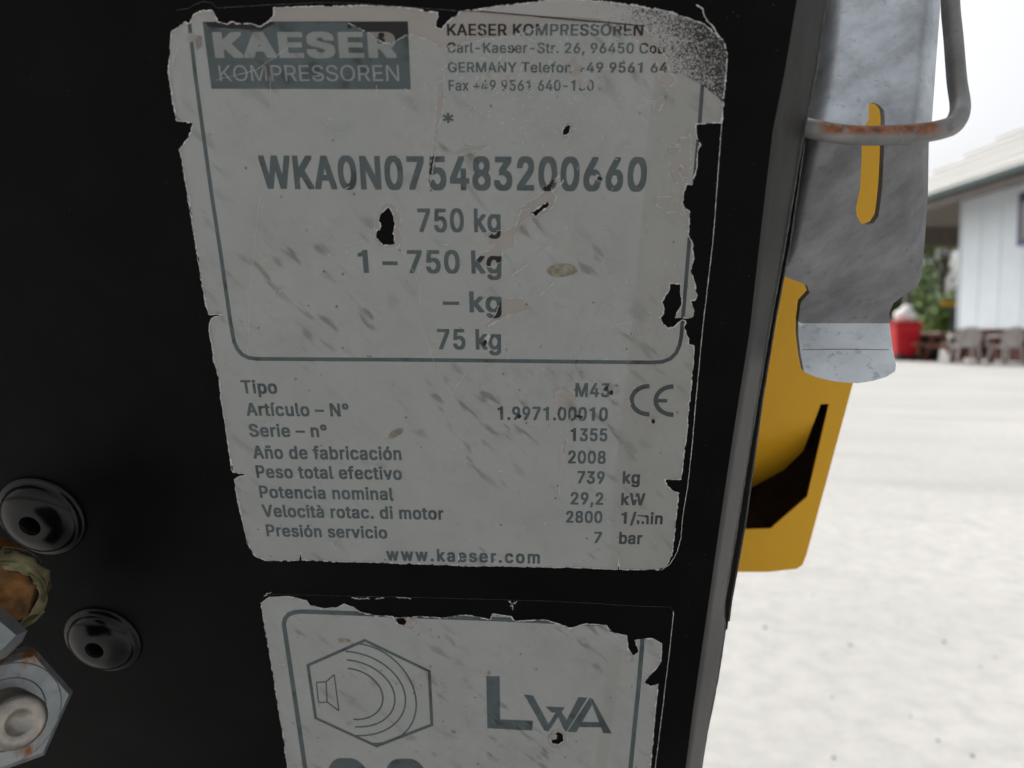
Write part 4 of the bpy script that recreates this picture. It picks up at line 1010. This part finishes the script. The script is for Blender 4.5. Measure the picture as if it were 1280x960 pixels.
# red bin with a white sack
bx, by = XY(1128, 20.0), 20.0
M['red'] = simple('red_plastic', (0.52, 0.012, 0.022), 0.4, 0, 0.15, 3, 0.4)
M['white'] = simple('white_plastic', (0.74, 0.73, 0.70), 0.6, 0, 0.1, 5, 0.3)
M['darkpl'] = simple('dark_plastic', (0.02, 0.028, 0.03), 0.6, 0, 0.2, 5, 0.3)
bn = empty('waste_bin', Matrix.Translation((bx, by, 0))); tag(bn, 'tapered red plastic waste bin on dark wheels', 'bin')
fm_ = Matrix.Translation((bx, by, 0))
bm = bmesh.new(); lo_ = [bm.verts.new((x * 0.25, y * 0.25, 0.10)) for x, y in ((-1, -1), (1, -1), (1, 1), (-1, 1))]; hi_ = [bm.verts.new((x * 0.345, y * 0.345, 0.98)) for x, y in ((-1, -1), (1, -1), (1, 1), (-1, 1))]
bm.faces.new(lo_[::-1]); bm.faces.new(hi_)
for k in range(4): bm.faces.new((lo_[k], lo_[(k + 1) % 4], hi_[(k + 1) % 4], hi_[k]))
bmesh.ops.bevel(bm, geom=bm.edges[:], offset=0.05, segments=3, affect='EDGES')
put('bin_body', bm_mesh('bin_body', bm), 'red', bn, fm_)
bm = bmesh.new(); box_bm(bm, -0.37, 0.37, -0.37, 0.37, 0.94, 1.0)
bmesh.ops.bevel(bm, geom=bm.edges[:], offset=0.02, segments=2, affect='EDGES'); put('rim', bm_mesh('rim', bm), 'red', bn, fm_)
for sx in (-1, 1):
    bm = bmesh.new(); lathe_bm(bm, [(0, -0.04), (0.10, -0.04), (0.105, 0), (0.10, 0.04), (0, 0.04)], 20)
    put('wheel', bm_mesh('wheel', bm), 'darkpl', bn, Matrix.Translation((bx + sx * 0.20, by - 0.22, 0.105)) @ Matrix.Rotation(R(90), 4, 'Y'), True)
box('base', bx - 0.26, bx + 0.42, by - 0.26, by + 0.26, 0.015, 0.099, 'darkpl', bn)
bm = bmesh.new(); bmesh.ops.create_icosphere(bm, subdivisions=3, radius=0.28)
for v in bm.verts:
    k = 1 + 0.25 * mnoise.noise(v.co * 6); v.co = Vector((v.co.x * k * 0.95, v.co.y * k * 0.9, max(-0.16, v.co.z * k * 1.0)))
    if v.co.z > 0.1: v.co.x *= 0.7; v.co.y *= 0.7
sk = put('sack', bm_mesh('sack', bm), 'white', None, Matrix.Translation((bx + 0.05, by, 1.165)), True)
tag(sk, 'crumpled white sack lying on top of the red bin', 'sack')

# timber benches, white chairs, low table in front of the plinth
M['chair'] = simple('weathered_white_plastic', (0.42, 0.40, 0.38), 0.6, 0, 0.2, 5, 0.3)
M['timber'] = simple('red_brown_timber', (0.13, 0.05, 0.035), 0.75, 0, 0.45, 5, 0.2)
M['timber2'] = simple('faded_timber', (0.33, 0.22, 0.16), 0.8, 0, 0.3, 5, 0.2)
def picnic(x, y, rz, label, mt_top, L_=1.8):
    fm_ = Matrix.Translation((x, y, 0)) @ Matrix.Rotation(rz, 4, 'Z')
    rt = empty('picnic_table', fm_); tag(rt, label, 'picnic table', 'picnic tables along the plinth')
    for k in range(5): box('tabletop_plank', -L_ / 2, L_ / 2, -0.36 + k * 0.145, -0.36 + k * 0.145 + 0.13, 0.70, 0.74, mt_top, rt, 0.006, frame=fm_)
    for sy in (-0.72, 0.50):
        for k in range(2): box('seat_plank', -L_ / 2, L_ / 2, sy + k * 0.12, sy + k * 0.12 + 0.105, 0.42, 0.455, mt_top, rt, 0.006, frame=fm_)
    for sx in (-1, 1):
        box('crossbeam', sx * L_ * 0.36 - 0.04, sx * L_ * 0.36 + 0.04, -0.72, 0.72, 0.36, 0.417, 'timber', rt, frame=fm_)
        for sy in (-1, 1):
            bm = bmesh.new(); box_bm(bm, -0.05, 0.05, -0.05, 0.05, 0, 0.80, Matrix.Translation((sx * L_ * 0.36 + 0.092, sy * 0.58, 0)) @ Matrix.Rotation(sy * R(31), 4, 'X'))
            for v in bm.verts: v.co.z = min(max(v.co.z, 0.0), 0.697)
            put('leg', bm_mesh('leg', bm), 'timber', rt, fm_)
        box('apron', sx * L_ * 0.36 - 0.03, sx * L_ * 0.36 + 0.03, -0.33, 0.33, 0.62, 0.696, 'timber', rt, frame=fm_)
picnic(XY(1192, 18.9), 18.9, R(4), 'faded brown picnic table beside the corner of the grey building', 'timber2', 1.3)
picnic(XY(1262, 18.2), 18.2, R(-5), 'dark brown picnic table under the navy window', 'timber', 1.4)
def chair(x, y, rz, label):
    fm_ = Matrix.Translation((x, y, 0)) @ Matrix.Rotation(rz, 4, 'Z')
    rt = empty('garden_chair', fm_); tag(rt, label, 'chair', 'pale garden chairs')
    bm = bmesh.new(); box_bm(bm, -0.24, 0.24, -0.23, 0.23, 0.40, 0.44); bmesh.ops.bevel(bm, geom=bm.edges[:], offset=0.015, segments=2, affect='EDGES'); put('seat', bm_mesh('seat', bm), 'chair', rt, fm_)
    bm = bmesh.new(); rows = []
    for j in range(7):
        t = j / 6; hw = 0.24 + 0.04 * math.sin(t * 2.4) - 0.12 * max(0, t - .6) * 2; row = []
        for i in range(9):
            s_ = i / 8 * 2 - 1; row.append(bm.verts.new((s_ * hw, 0.22 + 0.10 * t - 0.09 * s_ * s_, 0.445 + 0.42 * t - 0.05 * s_ * s_ * t)))
        rows.append(row)
    for a, c_ in zip(rows[:-1], rows[1:]):
        for i in range(8): bm.faces.new((a[i], a[i + 1], c_[i + 1], c_[i]))
    bmesh.ops.solidify(bm, geom=bm.faces[:], thickness=0.02)
    put('backrest', bm_mesh('backrest', bm), 'chair', rt, fm_, True)
    for sx in (-1, 1):
        for sy in (-1, 1):
            bm = bmesh.new(); tube_bm(bm, [(sx * 0.25, sy * 0.24, 0), (sx * 0.21, sy * 0.20, 0.398)], [0.022, 0.028], 8); put('leg', bm_mesh('leg', bm), 'chair', rt, fm_)
        bm = bmesh.new(); tube_bm(bm, catmull([(sx * 0.25, -0.22, 0.40), (sx * 0.28, -0.24, 0.60), (sx * 0.29, -0.15, 0.65), (sx * 0.28, 0.2, 0.66)], 4), 0.022, 8); put('armrest', bm_mesh('armrest', bm), 'chair', rt, fm_, True)
chair(XY(1206, 17.5), 17.5, R(170), 'pale plastic garden chair in front of the faded picnic table')
chair(XY(1257, 17.0), 17.0, R(186), 'pale plastic garden chair in front of the dark picnic table')
# stone urn-like planter and small dark tub, crate
def tub(name, label, cat, x, y, prof, mat):
    bm = bmesh.new(); lathe_bm(bm, prof, 24); o = put(name, bm_mesh(name, bm), mat, None, Matrix.Translation((x, y, 0)), True); return tag(o, label, cat)
tub('dark_tub', 'dark green tub between the red bin and the picnic tables', 'tub', XY(1162, 19.8), 19.8, [(0, 0.0), (0.2, 0.0), (0.26, 0.62), (0.29, 0.63), (0.29, 0.68), (0.24, 0.68), (0.2, 0.1), (0, 0.1)], 'darkpl')
M['ochre'] = simple('ochre_clay', (0.40, 0.22, 0.06), 0.8, 0, 0.3, 4, 0.2)
tub('clay_pot', 'ochre clay pot standing beside the red bin', 'pot', XY(1150.5, 20.3), 20.3, [(0, 0.0), (0.10, 0.0), (0.16, 0.45), (0.19, 0.46), (0.19, 0.52), (0.14, 0.52), (0.1, 0.08), (0, 0.08)], 'ochre')
bar = empty('barrier', Matrix.Translation((XY(1177, 23.6), 23.6, 0))); tag(bar, 'yellow barrier arm on a dark post near the building corner', 'barrier')
M['signal'] = simple('signal_yellow', (0.55, 0.27, 0.02), 0.5, 0, 0.15, 4, 0.3)
bxx = XY(1177, 23.6)
box('arm', bxx - 0.08, bxx + 0.52, 23.53, 23.60, 1.52, 1.66, 'signal', bar, 0.01)
box('post', bxx + 0.30, bxx + 0.42, 23.605, 23.72, 0.0, 1.72, 'darkpl', bar, 0.01)
box('arm_tip', bxx + 0.525, bxx + 0.70, 23.53, 23.60, 1.52, 1.66, 'white', bar, 0.01)
